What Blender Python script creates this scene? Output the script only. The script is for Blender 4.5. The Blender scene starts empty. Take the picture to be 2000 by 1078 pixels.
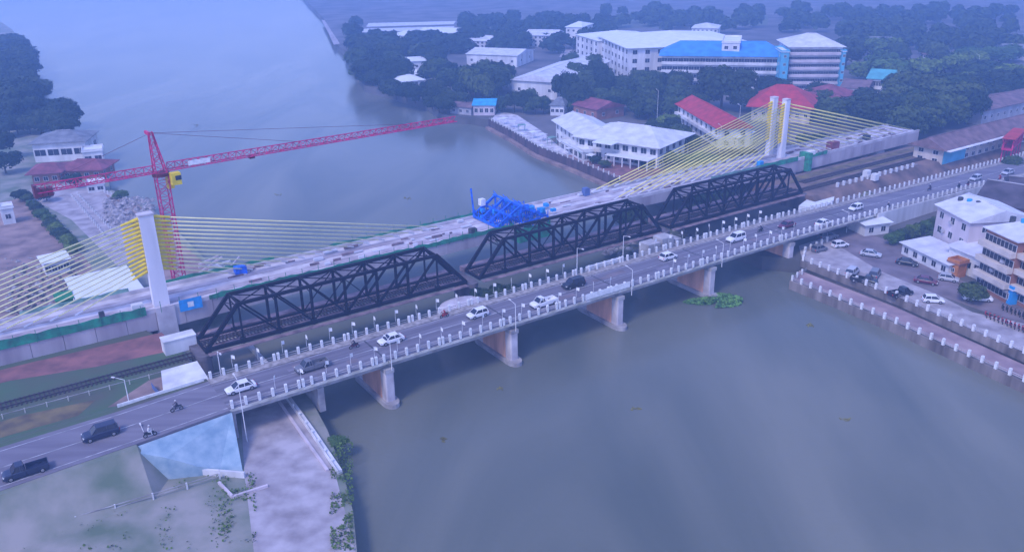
import bpy, bmesh, math, random
from mathutils import Vector, Matrix, noise
R = math.radians
rnd = random.Random(7)
SC = bpy.context.scene
COL = SC.collection

# ------------------------------------------------------------------ camera, light, exposure
CAM_H = 71.0; PITCH = R(22.0); ROLL = R(1.0); FPX = 1660.0      # focal length in pixels of a 2000 wide frame
cam = bpy.data.objects.new('camera', bpy.data.cameras.new('camera')); COL.objects.link(cam)
cam.data.sensor_width = 36.0; cam.data.lens = 36.0 * FPX / 2000.0
cam.data.clip_start = 0.5; cam.data.clip_end = 12000
FW = Vector((0, math.cos(PITCH), -math.sin(PITCH)))
UP0 = Vector((0, math.sin(PITCH), math.cos(PITCH))); RT0 = Vector((1, 0, 0))
# horizon rises to the right: the camera is rolled clockwise by -ROLL
RT = RT0 * math.cos(ROLL) - UP0 * math.sin(ROLL)
UP = UP0 * math.cos(ROLL) + RT0 * math.sin(ROLL)
cam.matrix_world = Matrix(((RT.x, UP.x, -FW.x, 0), (RT.y, UP.y, -FW.y, 0), (RT.z, UP.z, -FW.z, CAM_H), (0, 0, 0, 1)))
SC.camera = cam

SUN_EL, SUN_AZ = 50.0, 215.0          # azimuth clockwise from +Y
w = bpy.data.worlds.new('World'); SC.world = w; w.use_nodes = True
nt = w.node_tree; nt.nodes.clear()
sky = nt.nodes.new('ShaderNodeTexSky'); sky.sky_type = 'NISHITA'; sky.sun_disc = False
sky.sun_elevation = R(SUN_EL); sky.sun_rotation = R(SUN_AZ); sky.altitude = 50
sky.air_density = 1.3; sky.dust_density = 0.5; sky.ozone_density = 3.0
tint = nt.nodes.new('ShaderNodeMixRGB'); tint.blend_type = 'MULTIPLY'; tint.inputs[0].default_value = 1.0
tint.inputs[2].default_value = (0.67, 0.61, 0.92, 1)
bg = nt.nodes.new('ShaderNodeBackground'); bg.inputs[1].default_value = 0.15
wo = nt.nodes.new('ShaderNodeOutputWorld')
nt.links.new(sky.outputs[0], tint.inputs[1]); nt.links.new(tint.outputs[0], bg.inputs[0]); nt.links.new(bg.outputs[0], wo.inputs[0])
sl = bpy.data.lights.new('sun', 'SUN'); sl.energy = 0.8; sl.angle = R(14); sl.color = (1.0, 0.92, 0.90)
so = bpy.data.objects.new('sun', sl); COL.objects.link(so)
az = R(SUN_AZ); el = R(SUN_EL)
sd = Vector((math.sin(az) * math.cos(el), math.cos(az) * math.cos(el), math.sin(el)))
so.rotation_euler = sd.to_track_quat('Z', 'Y').to_euler(); so.location = (0, -50, 120)
vs = SC.view_settings
vs.view_transform = 'Standard'; vs.look = 'None'; vs.gamma = 1.0; vs.use_curve_mapping = False
vs.exposure = 1.32
cy = SC.cycles
cy.max_bounces = 6; cy.diffuse_bounces = 3; cy.glossy_bounces = 3; cy.transmission_bounces = 3
cy.transparent_max_bounces = 6; cy.volume_bounces = 2
cy.use_denoising = True
try: cy.denoiser = 'OPENIMAGEDENOISE'
except Exception: pass
cy.sample_clamp_indirect = 8.0

# ------------------------------------------------------------------ geometry of the place
def at(px, py, z=0.0):
    """ground point at height z that the photograph's pixel (2000 x 1078) looks at"""
    d = FW * FPX + RT * (px - 1000) + UP * (539 - py)
    t = (z - CAM_H) / d.z
    return Vector((d.x * t, d.y * t, z))
BA = Vector((-18.6, 121.5, 0.0)); BH = R(34.0)      # bridge frame: x along the crossing, y away from the camera
BD = Vector((math.cos(BH), math.sin(BH), 0)); BN = Vector((-math.sin(BH), math.cos(BH), 0))
def B(s, n, z=0.0):
    p = BA + BD * s + BN * n; p.z = z; return p
def sn(p):
    v = Vector((p.x, p.y, 0)) - BA; return v.dot(BD), v.dot(BN)

# ------------------------------------------------------------------ materials
def mat(name, col, rough=0.8, var=0.25, scale=1.5, metal=0.0, bump=0.0, col2=None, spec=0.4, detail=5.0, streak=False, stretch=None, hue=False):
    m = bpy.data.materials.new(name); m.use_nodes = True
    t = m.node_tree; b = t.nodes['Principled BSDF']
    b.inputs['Roughness'].default_value = rough; b.inputs['Metallic'].default_value = metal
    b.inputs['Specular IOR Level'].default_value = spec
    if var > 0:
        tc = t.nodes.new('ShaderNodeTexCoord'); n = t.nodes.new('ShaderNodeTexNoise')
        n.inputs['Scale'].default_value = scale; n.inputs['Detail'].default_value = detail
        src = tc.outputs['Object']
        if streak:
            mp = t.nodes.new('ShaderNodeMapping'); mp.inputs['Scale'].default_value = (1, 1, 0.15)
            t.links.new(src, mp.inputs[0]); src = mp.outputs[0]
        if stretch:
            mp = t.nodes.new('ShaderNodeMapping'); mp.inputs['Rotation'].default_value = (0, 0, stretch[2]); mp.inputs['Scale'].default_value = (stretch[0], stretch[1], 1)
            t.links.new(src, mp.inputs[0]); src = mp.outputs[0]
        t.links.new(src, n.inputs['Vector'])
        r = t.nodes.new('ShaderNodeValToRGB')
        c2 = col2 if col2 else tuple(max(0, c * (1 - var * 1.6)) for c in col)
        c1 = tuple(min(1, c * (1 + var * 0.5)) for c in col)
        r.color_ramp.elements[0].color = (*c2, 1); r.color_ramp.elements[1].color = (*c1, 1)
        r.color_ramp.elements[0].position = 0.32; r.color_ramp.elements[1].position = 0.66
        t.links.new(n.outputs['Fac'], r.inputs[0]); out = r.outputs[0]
        if hue:                                  # every tree its own shade of green
            oi = t.nodes.new('ShaderNodeObjectInfo'); hr = t.nodes.new('ShaderNodeValToRGB')
            hr.color_ramp.elements[0].color = (0.6, 0.72, 0.75, 1); hr.color_ramp.elements[1].color = (1.7, 1.35, 0.8, 1)
            mx = t.nodes.new('ShaderNodeMixRGB'); mx.blend_type = 'MULTIPLY'; mx.inputs[0].default_value = 1
            t.links.new(oi.outputs['Random'], hr.inputs[0]); t.links.new(hr.outputs[0], mx.inputs[2]); t.links.new(out, mx.inputs[1]); out = mx.outputs[0]
        t.links.new(out, b.inputs['Base Color'])
        if bump > 0:
            bp = t.nodes.new('ShaderNodeBump'); bp.inputs['Strength'].default_value = bump; bp.inputs['Distance'].default_value = 0.1
            t.links.new(n.outputs['Fac'], bp.inputs['Height']); t.links.new(bp.outputs[0], b.inputs['Normal'])
    else:
        b.inputs['Base Color'].default_value = (*col, 1)
    return m
M = {}
def defm(k, *a, **kw): M[k] = mat(k, *a, **kw)
defm('black_steel', (0.007, 0.006, 0.014), 0.75, 0.3, 0.8, col2=(0.012, 0.008, 0.012), spec=0.15)
defm('rust_deck', (0.27, 0.19, 0.20), 0.9, 0.4, 0.5, col2=(0.11, 0.075, 0.09))
defm('sleeper', (0.06, 0.045, 0.045), 0.9, 0.3, 3)
defm('rail', (0.10, 0.075, 0.08), 0.5, 0.3, 3, metal=0.6)
defm('concrete', (0.42, 0.40, 0.40), 0.9, 0.3, 0.35, col2=(0.24, 0.22, 0.23))
defm('new_concrete', (0.60, 0.56, 0.58), 0.9, 0.22, 0.3, col2=(0.40, 0.36, 0.39))
defm('girder_face', (0.46, 0.41, 0.43), 0.9, 0.25, 0.25, col2=(0.30, 0.25, 0.28), streak=True)
defm('pylon', (0.76, 0.74, 0.78), 0.85, 0.16, 0.3, streak=True)
defm('pier_orange', (0.74, 0.40, 0.26), 0.9, 0.4, 0.5, col2=(0.50, 0.26, 0.17), streak=True)
defm('asphalt', (0.185, 0.17, 0.20), 0.9, 0.25, 1.0, col2=(0.10, 0.09, 0.115), stretch=(.03, 1.1, 0), detail=7)
defm('asphalt_land', (0.185, 0.17, 0.20), 0.9, 0.25, 1.0, col2=(0.135, 0.12, 0.15), stretch=(.04, .5, -BH), detail=8)
defm('asphalt_worn', (0.22, 0.20, 0.24), 0.9, 0.2, 0.5)
defm('pavement', (0.33, 0.30, 0.29), 0.95, 0.4, 1.2, col2=(0.20, 0.175, 0.16), detail=8)
defm('white_paint', (0.80, 0.80, 0.80), 0.6, 0.12, 1.5)
defm('line_paint', (0.45, 0.45, 0.47), 0.7, 0.35, 0.8)
defm('grime_white', (0.62, 0.60, 0.56), 0.8, 0.3, 0.5, col2=(0.36, 0.34, 0.28))
defm('green_net', (0.02, 0.27, 0.15), 0.8, 0.35, 0.7, col2=(0.03, 0.13, 0.09))
defm('green_pale', (0.22, 0.40, 0.34), 0.8, 0.3, 0.5)
defm('green_paint', (0.01, 0.22, 0.07), 0.6, 0.2, 1)
defm('yellow', (0.80, 0.60, 0.01), 0.5, 0.12, 1)
defm('cable', (0.85, 0.76, 0.22), 0.5, 0.08, 0.5)
defm('cable_white', (0.88, 0.82, 0.40), 0.5, 0.08, 0.5)
defm('blue_steel', (0.01, 0.16, 0.80), 0.5, 0.3, 1.2, col2=(0.01, 0.08, 0.45))
defm('cyan', (0.02, 0.32, 0.75), 0.6, 0.15, 1)
defm('crane_red', (0.60, 0.015, 0.14), 0.5, 0.2, 1)
defm('crane_dark', (0.13, 0.012, 0.03), 0.6, 0.2, 1)
defm('grey_dark', (0.06, 0.06, 0.07), 0.7, 0.3, 1)
defm('rubble', (0.33, 0.30, 0.30), 0.95, 0.5, 0.6, col2=(0.12, 0.11, 0.12), bump=0.5)
defm('grass', (0.055, 0.10, 0.045), 0.95, 0.5, 0.09, col2=(0.10, 0.085, 0.065), detail=9)
defm('town_ground', (0.14, 0.125, 0.125), 0.95, 0.4, 0.05, col2=(0.07, 0.07, 0.06), detail=9)
defm('field', (0.27, 0.25, 0.22), 0.95, 0.35, 0.16, col2=(0.12, 0.16, 0.10), detail=12)
defm('pier_stone', (0.13, 0.11, 0.12), 0.95, 0.4, 0.5, streak=True)
defm('far_land', (0.075, 0.10, 0.06), 0.95, 0.5, 0.006, col2=(0.15, 0.14, 0.11), detail=8)
defm('dirt', (0.29, 0.20, 0.17), 0.95, 0.4, 0.25, col2=(0.16, 0.11, 0.10), detail=8)
defm('dirt_red', (0.26, 0.11, 0.10), 0.95, 0.4, 0.3, col2=(0.14, 0.07, 0.07), detail=8)
defm('track_bed', (0.20, 0.13, 0.10), 0.95, 0.45, 0.2, col2=(0.08, 0.06, 0.055), detail=9)
defm('track_grass', (0.17, 0.13, 0.055), 0.95, 0.4, 0.4, col2=(0.09, 0.07, 0.045), detail=9)
defm('yard', (0.42, 0.38, 0.39), 0.9, 0.22, 0.3, col2=(0.25, 0.215, 0.22), detail=12)
defm('promenade', (0.38, 0.27, 0.26), 0.9, 0.25, 0.2, col2=(0.22, 0.15, 0.165), detail=8)
defm('quay_wall', (0.24, 0.20, 0.18), 0.95, 0.5, 0.4, col2=(0.10, 0.08, 0.07), streak=True)
defm('quay_dark', (0.10, 0.065, 0.07), 0.95, 0.4, 0.4, col2=(0.05, 0.035, 0.04), streak=True)
defm('terrace', (0.62, 0.60, 0.64), 0.9, 0.3, 0.35, col2=(0.30, 0.28, 0.31), detail=12)
defm('lane', (0.22, 0.175, 0.19), 0.9, 0.25, 0.2)
defm('blue_wall', (0.30, 0.39, 0.44), 0.9, 0.3, 0.5, col2=(0.19, 0.30, 0.38), detail=9)
defm('blue_shade', (0.10, 0.16, 0.36), 0.85, 0.2, 0.3)
defm('wall_white', (0.70, 0.69, 0.70), 0.85, 0.18, 0.3, streak=True)
defm('wall_cream', (0.60, 0.52, 0.46), 0.85, 0.2, 0.3, streak=True)
defm('wall_grey', (0.40, 0.39, 0.42), 0.85, 0.2, 0.3, streak=True)
defm('wall_pink', (0.60, 0.52, 0.55), 0.85, 0.15, 0.3, streak=True)
defm('wall_brown', (0.34, 0.15, 0.10), 0.85, 0.2, 0.3)
defm('wall_teal', (0.10, 0.42, 0.60), 0.85, 0.15, 0.3)
defm('roof_pale', (0.66, 0.66, 0.70), 0.65, 0.10, 0.35, col2=(0.50, 0.50, 0.56))
defm('roof_white', (0.74, 0.76, 0.78), 0.6, 0.06, 0.3)
defm('roof_grey', (0.20, 0.21, 0.23), 0.8, 0.25, 0.4)
defm('roof_dark', (0.095, 0.075, 0.085), 0.85, 0.3, 0.3)
defm('roof_red', (0.46, 0.035, 0.045), 0.75, 0.2, 0.4)
defm('roof_maroon', (0.26, 0.07, 0.09), 0.8, 0.25, 0.4)
defm('roof_brown', (0.21, 0.13, 0.13), 0.85, 0.25, 0.4)
defm('roof_blue', (0.05, 0.27, 0.70), 0.7, 0.15, 0.3)
defm('roof_teal', (0.10, 0.38, 0.40), 0.7, 0.15, 0.3)
defm('roof_cyan', (0.03, 0.36, 0.62), 0.7, 0.2, 0.5)
defm('glass', (0.025, 0.028, 0.05), 0.15, 0.2, 1, spec=0.6)
defm('tyre', (0.012, 0.012, 0.014), 0.85, 0.0)
defm('hub', (0.35, 0.35, 0.37), 0.4, 0.0, metal=0.5)
defm('lamp_glass', (0.7, 0.7, 0.65), 0.2, 0.0)
defm('tail_red', (0.45, 0.02, 0.02), 0.3, 0.0)
defm('bark', (0.10, 0.075, 0.06), 0.95, 0.3, 2)
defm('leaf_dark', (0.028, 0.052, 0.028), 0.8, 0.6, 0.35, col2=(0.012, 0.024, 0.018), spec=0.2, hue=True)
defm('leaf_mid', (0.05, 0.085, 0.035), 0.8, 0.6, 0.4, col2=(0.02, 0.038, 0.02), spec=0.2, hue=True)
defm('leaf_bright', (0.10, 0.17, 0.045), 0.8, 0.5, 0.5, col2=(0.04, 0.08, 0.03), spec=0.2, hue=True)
defm('leaf_yellow', (0.22, 0.20, 0.05), 0.8, 0.5, 0.5, col2=(0.10, 0.09, 0.03), spec=0.2)
defm('hyacinth', (0.13, 0.27, 0.06), 0.7, 0.5, 0.8, col2=(0.05, 0.13, 0.04), spec=0.2)
defm('skin', (0.35, 0.20, 0.14), 0.6, 0.0)
defm('cloth_dark', (0.04, 0.035, 0.06), 0.9, 0.2, 8)
defm('cloth_red', (0.35, 0.03, 0.04), 0.9, 0.2, 8)
defm('cloth_white', (0.6, 0.6, 0.62), 0.9, 0.2, 8)
defm('orange', (0.55, 0.20, 0.05), 0.8, 0.2, 1)
PAINT = {}
for k, c in dict(white=(0.78, 0.78, 0.80), black=(0.015, 0.015, 0.022), navy=(0.02, 0.025, 0.06), grey=(0.16, 0.16, 0.18),
                 silver=(0.45, 0.46, 0.50), red=(0.40, 0.02, 0.03), maroon=(0.13, 0.02, 0.05), olive=(0.07, 0.08, 0.06)).items():
    PAINT[k] = mat('car_paint_' + k, c, 0.28, 0.06, 0.8, spec=0.6)

# water
wm = bpy.data.materials.new('river_water'); wm.use_nodes = True
t = wm.node_tree; b = t.nodes['Principled BSDF']
tc = t.nodes.new('ShaderNodeTexCoord')
n1 = t.nodes.new('ShaderNodeTexNoise'); n1.inputs['Scale'].default_value = 0.02; n1.inputs['Detail'].default_value = 7; n1.inputs['Distortion'].default_value = 0.9
r1 = t.nodes.new('ShaderNodeValToRGB')
r1.color_ramp.elements[0].color = (0.095, 0.112, 0.095, 1); r1.color_ramp.elements[0].position = 0.3
r1.color_ramp.elements[1].color = (0.19, 0.195, 0.155, 1); r1.color_ramp.elements[1].position = 0.7
n2 = t.nodes.new('ShaderNodeTexNoise'); n2.inputs['Scale'].default_value = 1.1; n2.inputs['Detail'].default_value = 5
bp = t.nodes.new('ShaderNodeBump'); bp.inputs['Strength'].default_value = 0.35; bp.inputs['Distance'].default_value = 0.12
mpw = t.nodes.new('ShaderNodeMapping'); mpw.inputs['Rotation'].default_value = (0, 0, -BH); mpw.inputs['Scale'].default_value = (1.6, 0.45, 1); t.links.new(tc.outputs['Object'], mpw.inputs[0])
for a_, b_ in ((mpw.outputs[0], n1.inputs['Vector']), (tc.outputs['Object'], n2.inputs['Vector']), (n1.outputs['Fac'], r1.inputs[0]),
               (r1.outputs[0], b.inputs['Base Color']), (n2.outputs['Fac'], bp.inputs['Height']), (bp.outputs[0], b.inputs['Normal'])):
    t.links.new(a_, b_)
b.inputs['Specular IOR Level'].default_value = 0.19; b.inputs['Roughness'].default_value = 0.13; b.inputs['IOR'].default_value = 1.33
M['water'] = wm

# ------------------------------------------------------------------ mesh helpers
class MB:
    def __init__(self): self.v = []; self.f = []; self.mi = []; self.cur = 0
    def m(self, i): self.cur = i; return self
    def add(self, vs_, fs):
        o = len(self.v); self.v += [tuple(p) for p in vs_]
        for f in fs: self.f.append(tuple(i + o for i in f)); self.mi.append(self.cur)
        return self
    def box(self, x0, x1, y0, y1, z0, z1):
        return self.add([(x0, y0, z0), (x1, y0, z0), (x1, y1, z0), (x0, y1, z0), (x0, y0, z1), (x1, y0, z1), (x1, y1, z1), (x0, y1, z1)],
                        [(0, 3, 2, 1), (4, 5, 6, 7), (0, 1, 5, 4), (1, 2, 6, 5), (2, 3, 7, 6), (3, 0, 4, 7)])
    def bar(self, p, q, w_, h_=None):
        h_ = h_ or w_; p = Vector(p); q = Vector(q); d = (q - p).normalized()
        u = d.cross(Vector((0, 0, 1)))
        u = Vector((1, 0, 0)) if u.length < 1e-3 else u.normalized()
        v_ = u.cross(d).normalized(); u = u * w_ / 2; v_ = v_ * h_ / 2
        pts = [p - u - v_, p + u - v_, p + u + v_, p - u + v_, q - u - v_, q + u - v_, q + u + v_, q - u + v_]
        return self.add(pts, [(0, 1, 2, 3), (7, 6, 5, 4), (0, 4, 5, 1), (1, 5, 6, 2), (2, 6, 7, 3), (3, 7, 4, 0)])
    def tube(self, p, q, r0, r1=None, n=8, cap=True):
        r1 = r0 if r1 is None else r1; p = Vector(p); q = Vector(q); d = (q - p).normalized()
        u = d.cross(Vector((0, 0, 1))); u = Vector((1, 0, 0)) if u.length < 1e-3 else u.normalized(); v_ = d.cross(u)
        pts = []
        for c, r in ((p, r0), (q, r1)):
            for i in range(n):
                a = 2 * math.pi * i / n; pts.append(c + u * math.cos(a) * r + v_ * math.sin(a) * r)
        fs = [(i, (i + 1) % n, n + (i + 1) % n, n + i) for i in range(n)]
        if cap: fs += [tuple(range(n))[::-1], tuple(range(n, 2 * n))]
        return self.add(pts, fs)
    def prism(self, poly, z0, z1):
        n = len(poly)
        pts = [(p[0], p[1], z0) for p in poly] + [(p[0], p[1], z1) for p in poly]
        return self.add(pts, [tuple(range(n))[::-1], tuple(range(n, 2 * n))] + [(i, (i + 1) % n, n + (i + 1) % n, n + i) for i in range(n)])
    def loft(self, rings, cap=True):
        n = len(rings[0]); pts = [p for r in rings for p in r]; fs = []
        for k in range(len(rings) - 1):
            for i in range(n):
                j = (i + 1) % n; fs.append((k * n + i, k * n + j, (k + 1) * n + j, (k + 1) * n + i))
        if cap: fs += [tuple(range(n))[::-1], tuple((len(rings) - 1) * n + i for i in range(n))]
        return self.add(pts, fs)
    def mesh(self, name, mats, smooth=False):
        me = bpy.data.meshes.new(name); me.from_pydata(self.v, [], self.f)
        for m_ in (mats if isinstance(mats, (list, tuple)) else [mats]): me.materials.append(M[m_] if isinstance(m_, str) else m_)
        me.polygons.foreach_set('material_index', self.mi)
        if smooth: me.polygons.foreach_set('use_smooth', [True] * len(me.polygons))
        bm = bmesh.new(); bm.from_mesh(me); bmesh.ops.recalc_face_normals(bm, faces=bm.faces); bm.to_mesh(me); bm.free()
        return me
    def build(self, name, mats, parent=None, smooth=False, **props):
        return link(name, self.mesh(name, mats, smooth), parent, **props)
def link(name, me, parent=None, loc=None, rz=None, **props):
    o = bpy.data.objects.new(name, me); COL.objects.link(o)
    if parent: o.parent = parent
    if loc is not None: o.location = loc
    if rz is not None: o.rotation_euler = (0, 0, rz)
    for k, v in props.items(): o[k] = v
    return o
def thing(name, label, cat, loc=(0, 0, 0), rz=0.0, group=None):
    o = bpy.data.objects.new(name, None); COL.objects.link(o); o.location = loc; o.rotation_euler = (0, 0, rz)
    o.empty_display_size = 0.5
    o['label'] = label; o['category'] = cat
    if group: o['group'] = group
    return o
def tag(o, label, cat, group=None):
    o['label'] = label; o['category'] = cat
    if group: o['group'] = group
    return o
KIDS = {}
def dup(root, loc, rz=0.0, label=None, group=None, scale=None, recolor=None):
    def cp(o, par):
        c = o.copy(); COL.objects.link(c)
        if par: c.parent = par
        for ch in [x for x in o.children]: cp(ch, c)
        return c
    c = cp(root, None); c.location = loc; c.rotation_euler = (0, 0, rz)
    if scale: c.scale = scale
    if label: c['label'] = label
    if group: c['group'] = group
    return c
def struct(name, mb, m_, **kw):
    return mb.build(name, m_, kind='structure', **kw)

# ------------------------------------------------------------------ water and ground
struct('river_water', MB().add([(-3400, -600, 0), (3400, -600, 0), (3400, 3400, 0), (-3400, 3400, 0)], [(0, 1, 2, 3)]), 'water')
ZR, ZP, ZL = 3.2, 1.8, 3.0
def px(pts, z): return [at(a, b_, z) for a, b_ in pts]
shoreR = [(2000, 690), (1750, 580), (1565, 508), (1490, 500), (1400, 468), (1330, 432), (1270, 395), (1210, 352), (1130, 318), (1050, 288),
          (1000, 258), (955, 235), (920, 228), (868, 226), (838, 205), (800, 192), (762, 180), (712, 168), (694, 140), (690, 115), (655, 84), (635, 40), (600, 5), (570, -30)]
poly = [Vector((3300, -400, 0)), Vector((150, -400, 0)), Vector((140, 0, 0))] + px(shoreR, ZR)
e = poly[-1].copy()
poly += [Vector((e.x - 300, 3300, 0)), Vector((3300, 3300, 0))]
struct('right_bank_ground', MB().prism(poly, -0.8, ZR), ['town_ground'])
plow = px([(2000, 745), (1750, 632), (1640, 586), (1545, 548), (1562, 528), (1750, 600), (2000, 712)], ZP)
plow = [Vector((133, 0, 0))] + plow + [Vector((142, 0, 0))]
struct('promenade_path', MB().prism(plow, -0.5, ZP), 'promenade')
# stone capping and face of the quay, and of the upper wall
def ribbon(name, pts, w_, z0, z1, m_, **kw):
    mb = MB()
    for a_, b_ in zip(pts[:-1], pts[1:]):
        d = (b_ - a_); d.z = 0; d.normalize(); n = Vector((-d.y, d.x, 0)) * w_ / 2
        a2 = a_ - d * 0.02; b2 = b_ + d * 0.02
        mb.add([(*(a2 - n).xy, z0), (*(a2 + n).xy, z0), (*(b2 + n).xy, z0), (*(b2 - n).xy, z0), (*(a2 - n).xy, z1), (*(a2 + n).xy, z1), (*(b2 + n).xy, z1), (*(b2 - n).xy, z1)],
               [(0, 3, 2, 1), (4, 5, 6, 7), (0, 1, 5, 4), (1, 2, 6, 5), (2, 3, 7, 6), (3, 0, 4, 7)])
    return mb.build(name, m_, **kw)
qw = px([(2080, 782), (2000, 745), (1750, 632), (1640, 586), (1545, 548)], ZP)
tag(ribbon('quay_wall', qw, 0.9, -0.6, ZP + 0.12, 'quay_wall'), 'weathered concrete quay wall at the river edge of the promenade', 'wall')
uw = px([(2080, 726), (2000, 690), (1750, 580), (1565, 508)], ZR)
tag(ribbon('terrace_wall', uw, 0.5, ZP - 0.1, ZR + 0.1, 'quay_wall'), 'low brown retaining wall between the promenade and the car park', 'wall')
rw = px([(1210, 352), (1130, 318), (1050, 288), (1000, 258), (955, 235)], ZR)
tag(ribbon('river_wall', rw, 0.7, -0.6, ZR + 0.25, 'quay_dark'), 'dark river wall below the white riverside mansion', 'wall')

# left bank
shoreL = [(700, 1110), (690, 1000), (672, 930), (640, 840), (605, 775), (560, 728), (520, 708), (492, 676), (455, 640), (440, 600), (440, 545), (400, 505), (335, 440),
          (300, 412), (255, 386), (215, 370), (208, 330), (200, 296), (170, 275), (142, 250), (135, 225), (105, 212), (75, 190), (60, 150), (52, 110), (25, 60), (-30, 20), (-90, -20)]
pl = px(shoreL, ZL); e = pl[-1].copy()
pl = [Vector((-60, -400, 0))] + [at(700, 1110, ZL)] + pl[1:] + [Vector((e.x - 900, 3300, 0)), Vector((-3300, 3300, 0)), Vector((-3300, -400, 0))]
struct('left_bank_ground', MB().prism(pl, -0.8, ZL), 'field')
def sheet(name, pts, z, m_, base=ZR):
    mb = MB(); mb.prism(pts, base - 0.3, z); return struct(name, mb, m_)
# high ground between the road and the new bridge on the left
hg = [B(-27.5, 10.3), B(-27.0, 20), B(-27.0, 29), B(-30, 38), B(-30, 52), B(-260, 60), B(-260, 10.3)]
struct('embankment_ground', MB().prism(hg, 2.5, 6.6), 'grass')
def bsheet(name, pts, z, m_, d=0.4):
    return struct(name, MB().prism([B(*p) for p in pts], z - d, z), m_)
bsheet('dirt_patch', [(-27.4, 27.5), (-28, 36), (-48, 37), (-75, 37), (-110, 38), (-110, 33), (-52, 32), (-40, 29)], 6.62, 'dirt_red')
bsheet('bare_ground', [(-27.6, 12), (-27.2, 19), (-34, 19), (-41, 14), (-36, 12)], 6.62, 'dirt')
bsheet('bare_earth', [(-45, 14), (-42, 17.5), (-52, 19), (-66, 18), (-64, 14)], 6.615, 'track_grass')
# riverside yard under the bridge
struct('riverside_road', MB().prism(px([(470, 800), (486, 745), (500, 690), (515, 712), (560, 760), (600, 830), (655, 925), (700, 1100), (500, 1110), (478, 930)], ZL), ZL - 0.3, ZL + 0.02), 'yard')
struct('beach_path', MB().prism(px([(70, 392), (120, 352), (205, 372), (262, 400), (300, 440), (330, 480), (230, 520), (190, 480), (140, 430)], ZL), ZL - 0.3, ZL + 0.02), 'yard')
struct('waste_ground', MB().prism(px([(-20, 400), (50, 385), (110, 440), (180, 520), (150, 640), (-20, 640)], ZL), ZL - 0.3, ZL + 0.015), 'dirt')
struct('site_ground', MB().prism(px([(205, 380), (262, 392), (330, 455), (395, 510), (432, 550), (420, 600), (330, 560), (250, 430)], ZL), ZL - 0.3, ZL + 0.03), 'dirt')
# right side surfaces
struct('car_park', MB().prism(px([(2080, 724), (2000, 689), (1750, 579), (1567, 508), (1560, 480), (1620, 462), (1700, 500), (1800, 560), (1900, 610), (2090, 650)], ZR), ZR - 0.3, ZR + 0.02), 'yard')
struct('street', MB().prism(px([(1610, 452), (1680, 450), (1760, 480), (1830, 520), (1900, 560), (2090, 590), (2090, 655), (1960, 622), (1830, 575), (1720, 530), (1620, 470)], ZR), ZR - 0.3, ZR + 0.03), 'lane')
struct('riverside_pavement', MB().prism(px([(1205, 350), (1130, 315), (1052, 285), (1002, 256), (960, 233), (975, 218), (1010, 225), (1060, 258), (1090, 285), (1180, 330), (1300, 345), (1320, 370)], ZR), ZR - 0.3, ZR + 0.02), 'terrace')
struct('river_shelf', MB().prism([p_ + Vector((-1.4, -1.6, 0)) for p_ in rw] + rw[::-1], -.5, .9), 'dirt')
struct('garden_ground', MB().prism(px([(1205, 350), (1130, 315), (1100, 303), (1150, 305), (1290, 330), (1330, 350), (1290, 385)], ZR), ZR - 0.3, ZR + 0.03), 'dirt_red')

# railway embankment on the right
rb = MB()
ss = [127.5, 150, 175, 210, 270]
rb.loft([[B(s, 13.5, ZR - 0.2), B(s, 18.5, 7.3), B(s, 33.5, 7.3), B(s, 37.5, 6.0), B(s, 37.5, ZR - 0.2)] for s in ss])
struct('railway_embankment', rb, 'track_bed')
bsheet('grass_verge', [(131, 29.5), (150, 30.5), (190, 30.5), (230, 31), (230, 32.8), (185, 33), (140, 33)], 7.34, 'track_grass', 0.2)
bsheet('grass_verge', [(133, 25.0), (150, 26.2), (185, 26), (185, 27), (150, 27.5)], 7.34, 'track_grass', 0.2)
def track(name, s0, s1, n, z, label):
    r = thing(name, label, 'railway track', B(0, 0, 0), BH)
    MB().box(s0, s1, n - 0.8, n - 0.66, z, z + 0.16).build('rail', 'rail', r); MB().box(s0, s1, n + 0.66, n + 0.8, z, z + 0.16).build('rail', 'rail', r)
    k = MB(); s = s0
    while s < s1: k.box(s, s + 0.24, n - 1.3, n + 1.3, z - 0.1, z + 0.02); s += 0.65
    k.build('sleepers', 'sleeper', r, kind='stuff')
track('railway_track', 128, 265, 23.5, 7.4, 'old railway track leading off the right end of the black truss bridge')
track('railway_track', 136, 265, 28.3, 7.4, 'railway track beside the new concrete approach on the right')
track('railway_track', -255, -25, 23.6, 6.75, 'railway track crossing the grass toward the left end of the truss bridge')

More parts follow.
